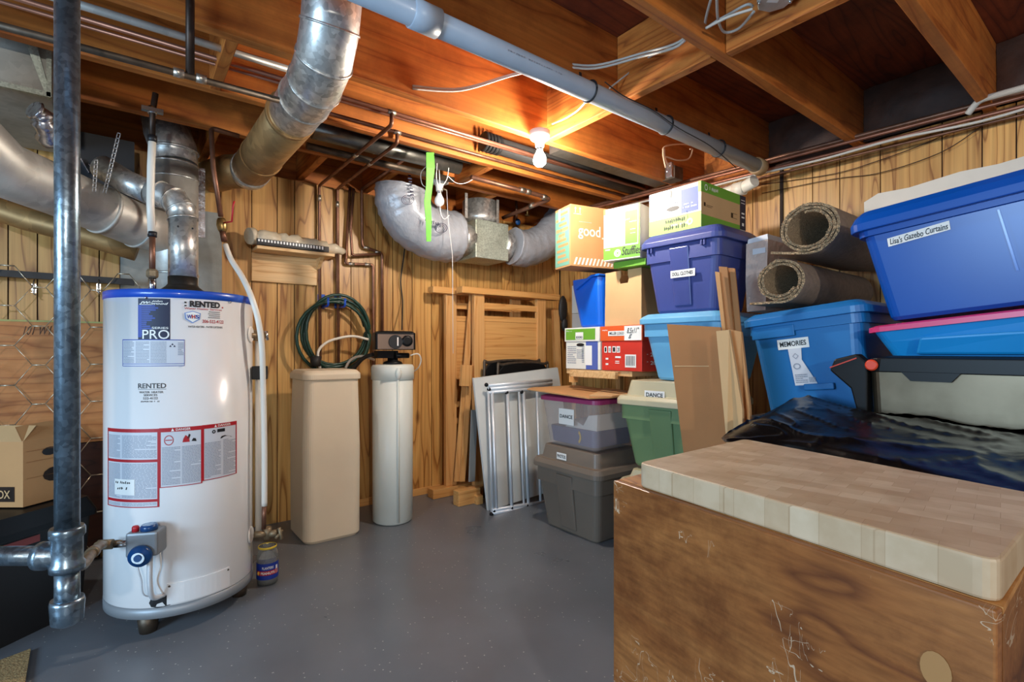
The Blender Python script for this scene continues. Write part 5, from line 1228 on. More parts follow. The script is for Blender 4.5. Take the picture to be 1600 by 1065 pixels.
# clear tote
M = frame((1.985, 2.30, .482), .02)
w_, d_, h_ = .44, .40, .27
t = thing('clear_tote', 'see-through plastic tote with magenta lid standing on the grey-brown bin', 'storage bin', tuple(M @ Vector((w_/2, d_/2, 0))))
M_tote = plain('tote_clear', (.62, .52, .48, 1), .2, alpha=.38)
obj('tote_body', MB().loft([(0, .04, w_-.04, .04, d_-.04, .03), (.01, .03, w_-.03, .03, d_-.03, .04), (h_, 0, w_, 0, d_, .035)], M, cap1=False), M_tote, t)
obj('tote_lid', MB().loft([(h_-.01, -.012, w_+.012, -.012, d_+.012, .045), (h_+.012, -.012, w_+.012, -.012, d_+.012, .045), (h_+.02, .01, w_-.01, .01, d_-.01, .04)], M), M_purple, t)
label(t, M, .15, .27, .13, .22, 'DANCE', yo=.006, tv=(.4, .62))
ci = thing('packed_contents', 'blue and white wrapped packages inside the see-through tote', 'package', tuple(M @ Vector((w_/2, d_/2, .016))))
obj('blue_pack', MB().loft([(.016, .046, w_-.046, .046, d_-.046, .03), (.11, .036, w_-.04, .036, d_-.04, .03)], M), plain('pack_blue', srgb(64, 84, 132), .5), ci, bevel=.004)
obj('white_pack', MB().prism([M @ Vector(q) for q in ((.16, .05, .111), (.40, .05, .111), (.405, .05, .2), (.34, .05, .19), (.3, .05, .13), (.22, .05, .16))], M.to_3x3() @ Vector((0, .3, 0))), M_whitepl, ci)
mb = MB(); mb.add([M @ Vector((.27+.03*math.cos(a)*r_, .0325, .066+.04*math.sin(a)*r_)) for r_ in (1, .6) for a in [-1.1+2.2*k/8 for k in range(9)]], [(k, k+1, k+10, k+9) for k in range(8)]); obj('yellow_crescent', mb, plain('crescent', srgb(220, 180, 60), .5), ci)
# flattened cardboard on tote
z_ = .81
cq = [P(836, 601, x=1.93), P(928, 626, x=1.90), P(972, 611, x=2.03), P(958, 606, x=2.12), P(910, 597, x=2.3)]
cq = [Vector((x, y, .777+.022*(y-1.8)/.7)) for x, y in ((1.93, 2.36), (1.93, 1.85), (2.06, 1.82), (2.36, 1.83), (2.38, 2.40), (2.02, 2.42))]
tag(obj('flat_carton', MB().prism(cq, (0, 0, .006)), M_card), 'flattened brown cardboard lying on the magenta lidded tote', 'cardboard')
cq2 = [Vector((x, y, .7845+.022*(y-1.8)/.7)) for x, y in ((1.985, 1.90), (2.08, 1.825), (2.37, 1.84), (2.36, 2.12))]
tag(obj('flat_carton', MB().prism(cq2, (0, 0, .006)), M_cardp), 'second flattened cardboard sheet lying on top beside the tan lid', 'cardboard')
# column A
M = frame((2.02, 1.715, 0), .06)
t = lidded_bin('storage_bin', 'tan storage bin at floor level, barely seen below the green one', 'storage bin', M, .48, .50, .36, .04, M_btan, M_btan, .04, .02, .03)
M = frame((2.03, 1.735, .445), .10)
t = lidded_bin('storage_bin', 'green storage bin with tan lid under the light blue bin', 'storage bin', M, .47, .48, .335, .05, M_bgreen, M_btan, .04, .02, .06)
label(t, M, .14, .25, .35, .39, 'DANCE', yo=.016)
M = frame((2.11, 1.655, .885), .04)
t = lidded_bin('storage_bin', 'pale sky-blue storage bin with lid between the green and the navy bins', 'storage bin', M, .42, .48, .30, .05, M_blight, M_blight, .03, .02, 0)
deco(t, 'blank_label', M_whiteprint, [(.19, .235, .13, .17)], fn=lambda u, v: M @ Vector((u, .012, v)))
M = frame((2.11, 1.64, 1.218), .03)
t = lidded_bin('storage_bin', 'navy blue lidded bin marked doll clothes under the green and white carton', 'storage bin', M, .405, .36, .345, .04, M_bnavy, M_bnavy, .045, .022, 0)
label(t, M, .155, .285, .165, .20, 'DOLL CLOTHES', yo=.0)
for u in (.03, .05, .32, .335): obj('lid_tab', MB().box(u, u+.008, -.016, -.0, .30, .33, M), M_bnavy, t)
mb = MB(); 

def carton(name, lab, M, w_, d_, h_, mat, group=None, cat='carton'):
    t = thing(name, lab, cat, tuple(M @ Vector((w_/2, d_/2, 0))), group)
    obj('carton', MB().box(0, w_, 0, d_, 0, h_, M), mat, t, bevel=.002)
    return t
# family carton on top
M = frame((2.14, 1.63, 1.612), .02)
w_, d_, h_ = .29, .42, .215
t = carton('paper_carton', 'white and light green paper carton with handwriting, topmost on the navy bin', M, w_, d_, h_, M_boxwhite, cat='carton')
deco(t, 'green_band', M_green2, [(0, w_, 0, .075)], M=M); deco(t, 'blue_field', M_cblue, [(.185, .275, .082, .195)], M=M); deco(t, 'blue_corner', M_cblue, [(0, .01, .18, .205)], M=M)
deco(t, 'edge_stripe', M_green2, [(.275, w_, .165, h_)], M=M)
deco(t, 'blue_text', M_whiteprint, [], [('~11', .2, .262, .118, .127), ('~12', .195, .27, .102, .112), ('~9', .13, .22, .028, .038)], M=M, e=.0022)
deco(t, 'print', M_greytext, [(.02, .07, .095, .1), (.02, .07, .086, .091)], [('~12', .07, .18, .135, .145)], M=M, e=.0016)
mb = MB(); ring(mb, front(M, .0024), .232, .035, .016, .016, .5, 16); obj('round_mark', mb, M_whiteprint, t)
mb = MB(); f_ = front(M, .003); put_text(mb, '~10', f_, .1, .21, .045, .068, .0, .3, wob=.2); put_text(mb, '~11', f_, .09, .21, .012, .036, .0, .3, wob=.2); mb.tube([M @ Vector((.215, -.002, .01)), M @ Vector((.222, -.002, .05)), M @ Vector((.216, -.002, .09))], .0006, 5); obj('handwriting', mb, M_black, t)
mb = MB(); put_rect(mb, front(M, .002), .128, .132, .17, .208); ring(mb, front(M, .002), .14, .115, .036, .011, .99, 14); obj('hand_hole', mb, M_black, t)
sd_ = side(M, w_); sd2 = side(M, w_, .002)
deco(t, 'side_green', M_green, [(0, .36, .165, h_)], fn=sd_); deco(t, 'side_green', M_green, [(0, .36, 0, .06)], fn=sd_); deco(t, 'side_dark', M_navy, [(.36, d_, .04, h_)], fn=sd_)
deco(t, 'side_tan', M_cardp, [(0, .36, .06, .165)], fn=sd_)
deco(t, 'side_print', M_black_iron, [(.02, .035, .1, .118), (.04, .10, .107, .109), (.04, .09, .1, .102), (.27, .33, .085, .087), (.27, .29, .085, .11), (.27, .33, .108, .11)], fn=sd2)
deco(t, 'side_white_print', M_whiteprint, [(.37, .41, .19, .193), (.37, .41, .175, .178), (.375, .405, .12, .128), (.375, .405, .1, .108), (.38, .4, .06, .075)], [('~9', .07, .15, .18, .2)], fn=sd2)
mb = MB(); ring(mb, sd2, .04, .19, .013, .015, .3, 14); obj('side_logo', mb, M_whiteprint, t)
# strikes carton
M = frame((2.08, 1.885, 1.515), .20, 0, 0)
w_, d_, h_ = .215, .42, .28
t = carton('paper_carton', 'tall white and bright green paper carton with black marker word, left of the family carton', M, w_, d_, h_, M_boxwhite)
deco(t, 'green_band', M_green, [(.0, w_, .006, .07)], M=M); deco(t, 'green_field', M_green, [(.13, .20, .078, .25)], M=M); deco(t, 'green_corner', M_green, [(0, .012, .25, h_)], M=M); deco(t, 'green_corner', M_green, [(.205, w_, .07, h_)], M=M)
deco(t, 'white_print', M_whiteprint, [(.012, .04, .056, .062), (.16, .19, .15, .153), (.155, .195, .19, .193), (.16, .19, .13, .132)], M=M, e=.002)
mb = MB(); ring(mb, front(M, .002), .085, .036, .02, .02, .3, 16); ring(mb, front(M, .002), .085, .036, .01, .01, .4, 12); obj('round_mark', mb, M_whiteprint, t)
deco(t, 'print', M_greytext, [(.02, .05, .16, .164), (.02, .10, .145, .147), (.02, .09, .13, .132), (.02, .08, .11, .112), (.075, .12, .085, .1)], [('~9', .07, .16, .20, .212)], M=M, e=.0016)
deco(t, 'marker_word', M_black, [(.117, .119, .25, .28)], [('Stuffies', .11, .225, .02, .064, .01, .3)], M=M, e=.003)
# good box
w_, d_, h_ = .17, .36, .345
M = frame((1.985, 2.045, 1.505), -.22) @ Matrix.Translation((-w_, 0, 0))
t = carton('shipping_carton', 'brown shipping carton printed good with a teal end, high beside the flexible duct', M, w_, d_, h_, M_card)
M2 = M
deco(t, 'teal_pattern', M_teal, [(.004, .16, .01, .33)], M=M)
deco(t, 'teal_gaps', M_card, [(.03+.02*math.sin(k*3), .13+.02*math.cos(k*2), .03+k*.03, .045+k*.03) for k in range(10)], M=M, e=.0018)
deco(t, 'brown_words', M_cardp, [], [('~12', .02, .14, .2, .23), ('~7', .04, .12, .16, .185)], M=M, e=.0026)
deco(t, 'tape', M_whiteprint, [(.045, .065, .27, .34)], M=M, e=.0032)
s1 = side(M, w_); s2 = side(M, w_, .0022)
deco(t, 'white_word', M_boxwhite, [], [('good', .05, .20, .155, .235, .012), ('.', .21, .22, .165, .175)], fn=s1)
mb = MB()
for k in range(14): mb.add([s1(.02+k*.025, .01), s1(.032+k*.025, .01), s1(.047+k*.025, .05), s1(.035+k*.025, .05)], [(0,1,2,3)])
obj('hatching', mb, M_boxwhite, t)
deco(t, 'teal_line', M_teal, [(.055, .14, .25, .254)], fn=s1)
mb = MB()
for k in (0, .03): mb.add([s1(.03+k, .30), s1(.034+k, .30), s1(.034+k, .325), s1(.03+k, .325)], [(0,1,2,3)]); mb.add([s1(.025+k, .322), s1(.039+k, .322), s1(.032+k, .333)], [(0,1,2)])
put_rect(mb, s1, .02, .07, .292, .295); obj('arrows', mb, M_boxwhite, t)
# shelf and paper boxes
zs_ = .92
t = thing('storage_shelf', 'rough wooden shelf along the right wall carrying the paper boxes', 'shelf', (2.6, 2.3, 0))
obj('shelf_board', MB().box(2.19, 3.0, 1.78, 2.29, zs_-.03, zs_-.002), M_pine, t)
obj('rear_board', MB().box(2.43, 3.0, 2.29, 2.52, zs_-.03, zs_-.002), M_pine, t)
obj('shelf_edge', MB().box(2.13, 2.16, 1.85, 2.2, zs_-.045, zs_-.005), M_pine, t, bevel=.004)
obj('bracket', MB().box(2.20, 2.24, 2.24, 2.28, zs_-.085, zs_-.03), M_bedZ, t); obj('post', MB().box(2.44, 2.48, 2.46, 2.50, 0, zs_-.03), M_bedZ, t); obj('post', MB().box(2.9, 2.94, 1.9, 1.94, 0, zs_-.03), M_bedZ, t); obj('post', MB().box(2.9, 2.94, 2.47, 2.51, 0, zs_-.03), M_bedZ, t)
M = frame((2.18, 1.99, zs_), 0)
w_, d_, h_ = .283, .43, .165
t = carton('staples_box', 'red copy paper box with orange lid and a white miller logo label, on the shelf', M, w_, d_, h_, M_cred)
obj('lid', MB().box(-.006, w_+.006, -.006, d_+.006, h_+.0, h_+.083, M), M_corange, t, bevel=.002)
fl = lambda e: (lambda u, v: M @ Vector((u, -.006-e, v)))
deco(t, 'white_corner', M_whiteprint, [(.17, .285, h_+.002, h_+.08)], fn=fl(.0012)); deco(t, 'side_red', M_cred, [(.0, d_, h_+.001, h_+.082)], fn=lambda u, v: M @ Vector((w_+.0075, u, v)))
deco(t, 'name_strip', M_whiteprint, [(.055, .175, h_+.028, h_+.055)], fn=fl(.002)); deco(t, 'name_lettering', M_black, [], [('MILLER LOGO', .065, .168, h_+.034, h_+.05, .02)], fn=fl(.003))
deco(t, 'scribble', M_black, [], [('8.5x11"', .19, .27, h_+.04, h_+.07, 0, .4), ('g', .2, .225, h_+.012, h_+.036, 0, .4)], fn=fl(.003))
deco(t, 'shop_name', M_whiteprint, [], [('staples', .01, .05, h_+.055, h_+.066)], fn=fl(.002)); deco(t, 'side_name', M_whiteprint, [], [('STAPLES', .04, .2, h_+.03, h_+.05)], fn=lambda u, v: M @ Vector((w_+.009, u, v)))
deco(t, 'white_boxes', M_whiteprint, [(.02, .04, .10, .135), (.05, .07, .10, .135), (.08, .105, .10, .135), (.11, .135, .10, .135), (.17, .245, .02, .09), (.10, .14, .07, .08), (.10, .13, .05, .054), (.1, .13, .04, .044), (.03, .05, .06, .07), (.03, .05, .03, .04)], M=M)
deco(t, 'bar_code', M_black, [(.178+k*.0055, .181+k*.0055-.0012*(k % 2), .03, .082) for k in range(11)] + [(.024, .036, .105, .13), (.084, .1, .105, .13)], [('10', .053, .068, .105, .128), ('20', .114, .132, .105, .128)], M=M, e=.002)
deco(t, 'side_numbers', M_whiteprint, [(.04, .05, .09, .093), (.04, .05, .05, .053)], [('24', .07, .12, .08, .1), ('20', .07, .12, .035, .055)], fn=side(M, w_))
M = frame((2.18, 2.285, zs_), 0)
t = carton('books_box', 'white and blue copy paper box with green lid marked books, on the shelf', M, .283, .43, h_, M_boxwhite)
w_ = .283
obj('lid', MB().box(-.006, w_+.0, -.006, d_+.006, h_, h_+.083, M), M_boxwhite, t, bevel=.002)
deco(t, 'green_panel', M_green, [(.006, .25, h_+.01, h_+.075)], fn=fl2 if False else (lambda u, v: M @ Vector((u, -.0072, v))))
deco(t, 'name_tag', M_whiteprint, [(.09, .155, h_+.012, h_+.055)], fn=lambda u, v: M @ Vector((u, -.008, v)))
deco(t, 'name_lettering', M_black, [], [('BOOKS', .097, .15, h_+.018, h_+.032, .02)], fn=lambda u, v: M @ Vector((u, -.009, v)))
deco(t, 'lid_name', M_whiteprint, [], [('~8', .012, .06, h_+.058, h_+.068)], fn=lambda u, v: M @ Vector((u, -.0085, v)))
deco(t, 'blue_panel', M_cblue, [(.17, .265, .0, h_)], M=M); deco(t, 'paper_sheet', M_whiteprint, [(.165, .22, .025, .14)], M=M, e=.002)
mb = MB(); put_lines(mb, front(M, .0016), .015, .09, .03, .14, 9, seed=5, fill=.4); put_lines(mb, front(M, .0016), .095, .15, .06, .12, 5, seed=6, fill=.4)
for k in range(10): put_rect(mb, front(M, .0016), .137, .157, .04+k*.01, .045+k*.01)
obj('print', mb, M_greytext, t)
mb = MB(); ring(mb, front(M, .0022), .125, .145, .033, .010, .99, 12); obj('hand_hole', mb, M_black, t)
# blue tub with tilted lid
M = frame((2.205, 2.24, zs_+.25), .0)
t = thing('blue_tub', 'bright blue plastic tub with a tilted lid standing on the books box', 'storage bin', tuple(M @ Vector((.12, .15, 0))))
obj('tub_body', MB().loft([(0, .03, .215, .02, .28, .045), (.012, .02, .22, .01, .30, .05), (.24, -.01, .236, -.02, .33, .04), (.288, -.012, .238, -.022, .33, .04)], M), M_bbright, t)
mb = MB(); mb.prism([M @ Vector(q) for q in ((.05, -.04, .225), (.035, -.04, .238), (.175, -.04, .302), (.240, -.04, .304), (.240, -.04, .291), (.18, -.04, .290))], M.to_3x3() @ Vector((0, .36, 0)))
obj('tilted_lid', mb, M_bbright, t, bevel=.004)
# kraft carton with hand hole
M = frame((2.20, 1.985, zs_+.25), -.02, 0)
t = thing('kraft_carton', 'tall plain brown carton with a keyhole hand slot standing on the red box', 'carton', tuple(M @ Vector((.14, .15, 0))))
w_, h_ = .262, .305
pl = [(0, 0), (w_, 0), (w_, h_), (.17, h_), (.17, h_-.03), (.176, h_-.05), (.17, h_-.072), (.115, h_-.072), (.108, h_-.05), (.118, h_-.035), (.118, h_), (.005, h_-.002)]
obj('front_panel', MB().prism([M @ Vector((a-.0, .0, b)) for a, b in pl], M.to_3x3() @ Vector((0, .005, 0))), M_cardp, t)
obj('side_panel', MB().box(w_-.005, w_, .005, .3, 0, h_, M), M_cardd, t); obj('side_panel', MB().box(0, .005, .005, .3, 0, h_, M), M_cardd, t)
obj('back_panel', MB().box(.005, w_-.005, .295, .3, 0, h_, M), M_cardd, t); obj('bottom_panel', MB().box(.005, w_-.005, .005, .295, 0, .005, M), M_cardd, t)
# goods further back on the shelf
for k, (y0, z0, z1, mt, l) in enumerate(((2.31, zs_, zs_+.25, M_boxwhite, 'white carton far back on the shelf left of the books box, lowest'), (2.31, zs_+.252, zs_+.36, M_cardw, 'pale carton far back on the shelf, middle of its stack'), (2.31, zs_+.362, zs_+.552, M_boxwhite, 'white carton far back under the good carton, top of its stack'))):
    M = frame((2.44, 2.50, z0), 0); t = carton('back_carton', l, M, .20, .42, z1-z0, mt, 'cartons at the back of the shelf')
tag(obj('dark_cloth', MB().sphere((2.80, 2.97, 1.36), .045, 16, 1, .5, 2.4).sphere((2.815, 2.97, 1.24), .03, 12, 1, .8, 2.0), M_blackrub), 'black bundle hanging between the bed ends and the shelf cartons', 'bundle')
M = frame((2.13, 1.86, 1.478), .1); carton('green_carton', 'flat dark green carton glimpsed under the marker word carton', M, .2, .3, .034, M_green)


# ---------------------------------------------------------------- leaning flattened cartons
def sheet(name, lab, pts, th_, mat, group='flattened brown cartons standing upright'):
    pts = [Vector(p) for p in pts]; n_ = (pts[1]-pts[0]).cross(pts[2]-pts[0]).normalized()
    if n_.dot(FW) < 0: n_ = -n_
    t = tag(obj(name, MB().prism(pts, n_*th_), mat), lab, 'cardboard', group); return t
def down(p, x, z=0): return Vector((x, p.y, z))
a = P(1042, 506, x=1.86); b = P(1067, 700, x=1.83); c = P(1126, 511, x=1.86); d = P(1142, 690, x=1.83)
k_ = (b-a)/(a.z-b.z); b0 = b + k_*(b.z-.3); k2 = (d-c)/(c.z-d.z); d0 = d + k2*(d.z-.3)
s_ = sheet('flattened_carton', 'wide flattened brown carton standing in front of the green bin', [a, b0, d0, c], .006, M_cardd)
b00 = Vector((b0.x, b0.y, 0)); d00 = Vector((d0.x, d0.y, 0))
obj('lower_flap', MB().prism([b0, b00, d00, d0], (.006, 0, 0)), M_cardd, s_)
mb = MB().add([P(1054, 571, x=1.82), P(1125, 571, x=1.86), P(1125, 572.5, x=1.86), P(1054, 572.5, x=1.82)], [(0,1,2,3)]); obj('fold_line', mb, M_cardp, s_)
for (p0, p1, p2, p3, x, l, mt) in (((1119, 517), (1139, 515), (1160, 640), (1136, 700), 1.74, 'narrow folded carton strip right of the wide flattened one', M_cardp),
                                 ((1138, 514), (1158, 518), (1172, 640), (1152, 700), 1.78, 'slightly darker narrow carton strip at the right of the folded strips', M_card)):
    a, b, c, d = P(*p0, x=x), P(*p1, x=x), P(*p2, x=x-.03), P(*p3, x=x-.04)
    s_ = sheet('folded_carton', l, [a, b, c, Vector((c.x-.01, c.y-.01, 0)), Vector((d.x-.01, d.y, 0)), d], .012, mt)
for k, (u0, u1, yt, x) in enumerate(((1117, 1124, 424, 1.93), (1123, 1136, 416, 1.95), (1135, 1148, 418, 1.97))):
    a, b = P(u0, yt, x=x), P(u1, yt+1, x=x); c, d = P(u1+12, 540, x=x), P(u0+14, 540, x=x)
    c2, d2 = c+(c-b)*1.5, d+(d-a)*1.5
    sheet('tall_carton_strip', ['leftmost of the three tall thin carton strips beside the navy bin', 'middle one of the three tall thin carton strips beside the navy bin', 'rightmost of the three tall thin carton strips beside the navy bin'][k], [a, b, c2, Vector((c2.x, c2.y, 0)), Vector((d2.x, d2.y, 0)), d2], .006, [M_card, M_cardd, M_cardd][k])

# ---------------------------------------------------------------- right hand bins
xm = 2.08
a = P(1166, 505, x=xm); b = P(1345, 478, x=xm)
tl_ = math.atan2(b.z-a.z, a.y-b.y)
w_ = (b-a).length; h_ = .40
M = frame(a, 0, tl_) @ Matrix.Translation((0, 0, -h_))
t = lidded_bin('storage_bin', 'medium blue storage bin marked memories below the carpet rolls', 'storage bin', M, w_, .46, h_, .035, M_bmid, M_bmid, .03, .018, 0, handle=False, notch=.86)
obj('front_recess', MB().box(.02, w_*.45, -.006, .0, h_-.075, h_-.03, M), M_bmid, t, bevel=.004); obj('front_mould', MB().box(w_*.47, w_*.72, .0, .012, .11, .135, M), M_bmid, t, bevel=.004)
fn = lambda u, v: M @ Vector((u, .0098+(h_*.86-v)/(h_*.86)*.0255-.003, v))
label(t, M, w_*.27, w_*.55, h_-.125, h_-.085, 'MEMORIES', fn=fn)
mb = MB(); f_ = lambda u, v: fn(u, v)+M.to_3x3() @ Vector((0, -.002, 0)); mb.add([f_(w_*.36, h_-.125), f_(w_*.38, h_-.27), f_(w_*.58, h_-.27), f_(w_*.47, h_-.17), f_(w_*.48, h_-.125)], [(0,1,2,3,4)]); st_ = obj('torn_sticker', mb, M_lightprint, t)
mb = MB(); f2_ = lambda u, v: fn(u, v)+M.to_3x3() @ Vector((0, -.003, 0)); put_lines(mb, f2_, w_*.39, w_*.5, h_-.262, h_-.225, 5, seed=3); ring(mb, f2_, w_*.42, h_-.195, .014, .012, .3, 12); ring(mb, f2_, w_*.42, h_-.155, .012, .012, .3, 4)
for k in range(8): put_rect(mb, f2_, w_*.51+k*.003, w_*.51+k*.003+.0015, h_-.26, h_-.24)
obj('sticker_print', mb, M_greytext, st_)
zm = (M @ Vector((w_/2, .2, h_+.03))).z
# support table under these bins (hidden mostly)
t = thing('low_bench', 'pale bench board glimpsed under the memories bin behind the bag', 'bench', (2.5, .6, 0))
zb0 = (M @ Vector((0, 0, 0))).z
obj('bench_top', MB().box(2.06, 3.0, -.4, 1.24, zb0-.06, zb0-.03), M_boxwhite, t)
for x, y in ((2.1, 1.16), (2.95, 1.16), (2.1, -.35), (2.95, -.35)): obj('leg', MB().box(x-.02, x+.02, y-.02, y+.02, 0, zb0-.06), M_pine, t)
# patterned grey carton behind rolls
xg = 2.30
pts = [P(1166, 381, x=xg), P(1165, 440, x=xg), P(1167, 487, x=xg), P(1196, 484, x=xg), P(1200, 373, x=xg)]

t = thing('embossed_case', 'embossed silvery brown case standing behind the carpet rolls', 'case', tuple(pts[2]))
obj('case_body', MB().prism(pts, (.3, 0, 0)), plain('embossed', srgb(196, 174, 162), .35, .1, .1, 20, .5, 40), t)
obj('case_lid', MB().prism([P(1168, 381, x=xg-.002), P(1200, 373, x=xg-.002), P(1199, 365, x=xg-.002), P(1169, 374, x=xg-.002)], (.3, 0, 0)), M_lightprint, t)
mb = MB().prism([P(1176, 389, x=xg-.003), P(1196, 386, x=xg-.003), P(1196, 394, x=xg-.003), P(1176, 398, x=xg-.003)], (.002, 0, 0)); obj('handle_plate', mb, M_lightprint, t)
# carpet rolls
def roll(lab, ce, ro, turns, x0, L_, sy, tail, seed, dirv=(1, 0, 0)):
    t = thing('carpet_roll', lab, 'carpet roll', (x0, ce.y, ce.z-ro), 'rolled carpet offcuts')
    th_ = .0095; mb = MB(); n = int(turns*36); rr = random.Random(seed)
    outer = []; inner = []
    for i in range(n+1):
        a = 2*PI*i/36 + tail; q = i/n; R_ = ro*(1-.0) - (turns*th_*1.35)*q*1.0
        jit = .0012*math.sin(i*5.1)
        outer.append((ce.y - sy*(R_+jit)*math.cos(a), ce.z + (R_+jit)*math.sin(a))); inner.append((ce.y - sy*(R_-th_)*math.cos(a), ce.z + (R_-th_)*math.sin(a)))
    # tail flap leading tangentially from the start
    y0, z0 = outer[0]; y1, z1 = outer[1]; dv = Vector((y0-y1, z0-z1)).normalized(); nn_ = Vector((inner[0][0]-y0, inner[0][1]-z0))
    pre_o = [(y0+dv.x*s, z0+dv.y*s+.15*s*s) for s in (.11, .07, .03)]; pre_i = [(a_+nn_.x, b_+nn_.y) for a_, b_ in pre_o]
    outer = pre_o+outer; inner = pre_i+inner; m_ = len(outer); d_ = Vector(dirv)*L_
    jx = [rr.uniform(-.004, .004) for _ in range(m_)]
    vo = [Vector((x0+jx[i], outer[i][0], outer[i][1])) for i in range(m_)]; vi_ = [Vector((x0+jx[i], inner[i][0], inner[i][1])) for i in range(m_)]
    vb = [v+d_ for v in vo]; vib = [v+d_ for v in vi_]
    ob_ = MB().add(vo+vb, [(i, i+1, m_+i+1, m_+i) for i in range(m_-1)], True); obj('backing', ob_, M_carpet, t)
    pi_ = MB().add(vi_+vib, [(i, i+1, m_+i+1, m_+i) for i in range(m_-1)], True)
    pi_.add(vo+vi_, [(i, i+1, m_+i+1, m_+i) for i in range(m_-1)])
    obj('pile', pi_, M_pile, t)
    fz = MB()      # frayed edge tufts
    for i in range(0, m_-1):
        for _ in range(5):
            q = rr.random(); p = vo[i].lerp(vo[i+1], q).lerp(vi_[i].lerp(vi_[i+1], q), rr.random()); r_ = rr.uniform(.0015, .0035)
            e_ = p+Vector((-rr.uniform(.003, .009), rr.uniform(-.004, .004), rr.uniform(-.004, .004)))
            fz.add([p+Vector((0, r_, 0)), p+Vector((0, -r_, r_)), p+Vector((0, 0, -r_)), e_], [(0,1,3), (1,2,3), (2,0,3)])
    f_ = obj('frayed_edge', fz, M_pile, t); f_['kind'] = 'stuff'
    return t
c1 = P(1263, 362, x=2.15)+Vector((0, 0, .016)); c2 = P(1222, 439, x=2.15)
roll('upper brown carpet roll, open end facing the room, resting on the lower roll', c1, .105, 2.6, 2.15, .75, 1.12, -1.9, 1, (1, .0, 0))
roll('lower brown carpet roll lying on the memories bin', c2, .093, 2.2, 2.13, .75, 1.08, -1.75, 2, (1, .0, 0))
# cooler
xc = 2.0
a = P(1357, 580, x=xc); zt_ = P(1390, 556, x=xc).z
M = frame((xc, a.y, 0), 0)
zc0 = zb0-.028; wc = 1.0; hc_ = a.z
t = thing('cooler', 'stainless steel cooler with black lid and handles under the pink lidded box', 'cooler', tuple(M @ Vector((wc/2, .2, zc0))))
obj('steel_body', MB().loft([(zc0, .01, wc-.01, .01, .45, .03), (hc_, 0, wc, 0, .46, .03)], M), M_steel, t)
lid_ = obj('cooler_lid', MB().loft([(hc_, -.006, wc+.006, -.015, .475, .04), (hc_+.045, -.0, wc+.006, -.015, .475, .04), (zt_, .05, wc-.05, .0, .45, .03)], M), M_blackpl, t, bevel=.003)
uc = [a.y - P(px, 585, x=xc).y for px in (1410, 1425, 1488, 1503)]
obj('latch_recess', MB().prism([M @ Vector(q) for q in ((uc[0], -.016, hc_+.002), (uc[1], -.016, hc_-.026), (uc[2], -.016, hc_-.026), (uc[3], -.016, hc_+.002))], M.to_3x3() @ Vector((0, .03, 0))), M_blackpl, t)
obj('side_handle', MB().prism([M @ Vector(q) for q in ((-.0, -.012, zc0+.1), (-.0, -.012, hc_+.03), (-.03, -.012, hc_+.06), (-.10, -.012, hc_+.04), (-.115, -.012, hc_-.0), (-.05, -.012, hc_-.06), (-.03, -.012, zc0+.1))], M.to_3x3() @ Vector((0, .045, 0))), M_blackpl, t, bevel=.006)
obj('red_hinge', MB().lathe([(.018, 0), (.019, .006), (.014, .01)], M @ Vector((.015, -.016, hc_+.022)), M.to_3x3() @ Vector((0, -1, 0)), 20), plain('hinge_red', srgb(220, 70, 40), .4), t)
obj('red_strip', MB().bar(M @ Vector((-.112, -.015, hc_+.01)), M @ Vector((-.03, -.015, hc_+.045)), .004, .004), plain('strip_red', srgb(190, 60, 40), .4), t)
# underbed box with pink lid, tilted
xp = 2.03
a = P(1362, 518, x=xp); b = P(1600, 479, x=xp); tl2 = math.atan2(b.z-a.z, a.y-b.y); 
hp_ = a.z - zt_ - .001; M = frame(a, 0, 0) @ Matrix.Translation((0, 0, -hp_)); kk = math.tan(tl2*.62)
wp = .72
def sheared(mb, full=False):
    for v in mb.v:
        f_ = 1 if full else v.z/hp_
        v.z += kk*v.x*f_
    mb.v = [M @ v for v in mb.v]; return mb
I4 = Matrix.Identity(4)
t = thing('underbed_box', 'shallow cyan blue box with pink lid between the cooler and the royal blue bin', 'storage bin', tuple(M @ Vector((wp/2, .2, 0))))
obj('box_body', sheared(MB().loft([(0, .045, wp-.045, .03, .42, .03), (hp_*.55, .02, wp-.02, .012, .44, .03), (hp_, 0, wp, 0, .45, .03)], I4)), M_bcyan, t)
obj('pink_lid', sheared(MB().loft([(hp_-.004, -.014, wp+.014, -.014, .464, .04), (hp_+.012, -.014, wp+.014, -.014, .464, .04), (hp_+.018, .0, wp, .0, .45, .035)], I4), True), M_pink, t)
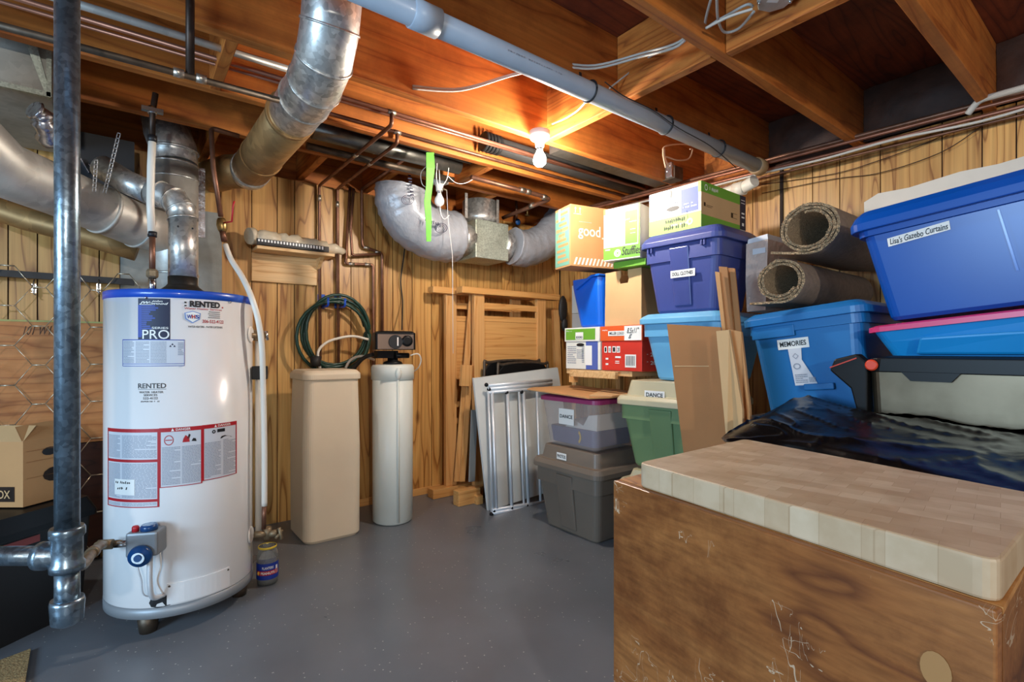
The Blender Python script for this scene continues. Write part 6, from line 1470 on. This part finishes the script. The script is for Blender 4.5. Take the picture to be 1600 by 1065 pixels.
obj('handle_bulge', sheared(MB().hexa([Vector(q) for q in ((.12, .0, .004), (.40, .0, .004), (.40, .05, .004), (.12, .05, .004), (.135, -.02, .05), (.385, -.02, .05), (.385, .03, .05), (.135, .03, .05))])), M_bcyan, t, bevel=.008)
# royal blue bin
xr_ = 2.04
a = P(1350, 372, x=xr_); b = P(1600, 316, x=xr_); tl3 = tl2*.62
lb0 = P(1372, 508, x=xr_)
hr_ = (a.z-lb0.z)
M = Matrix.Translation(Vector((xr_, lb0.y+.035, 0))+Vector((0, 0, (M @ Vector((.0, 0, hp_+.022))).z + .010))) @ frame((0, 0, 0), 0, tl3)
wr = .62; hr_ = .335
t = lidded_bin('storage_bin', 'large royal blue storage bin with handwritten curtain label on the pink lid', 'storage bin', M, wr, .44, hr_, .05, M_broyal, M_broyal, .05, .02, 0, handle=False, notch=.88)
fn = lambda u, v: M @ Vector((u, .014+(hr_*.88-v)/(hr_*.88)*.0365-.003, v))
g = lambda u, v: fn(.085+.165*u, hr_-.088+.028*v+.012*u)
mb = MB(); put_rect(mb, g, 0, 1, 0, 1, 3); tp_ = obj('tape_strip', mb, M_whiteprint, t)
g2 = lambda u, v: g(u, v)+M.to_3x3() @ Vector((0, -.0015, 0))
mb = MB(); put_text(mb, "Lisa's Gazebo Curtains", g2, .04, .97, .15, .85, .012, .15, wob=.06); obj('tape_lettering', mb, M_black, tp_)
mb = MB(); mb.add([fn(.36, hr_-.05), fn(.365, hr_-.05), fn(.385, .1), fn(.379, .1)], [(0,1,2,3)]); obj('tape_scrap', mb, plain('old_tape', srgb(40, 96, 190), .2), t)
# torn white cardboard leaning at the wall
xw = 2.97
pts = [P(1350, 316, x=xw), P(1352, 420, x=xw), P(1640, 420, x=xw), P(1640, 232, x=xw), P(1560, 256, x=xw), P(1500, 268, x=xw), P(1420, 293, x=xw), P(1372, 302, x=xw)]
tag(obj('white_cardboard', MB().prism(pts, (.02, 0, 0)), M_cardw), 'torn white cardboard propped on the wall behind the royal blue bin', 'cardboard')
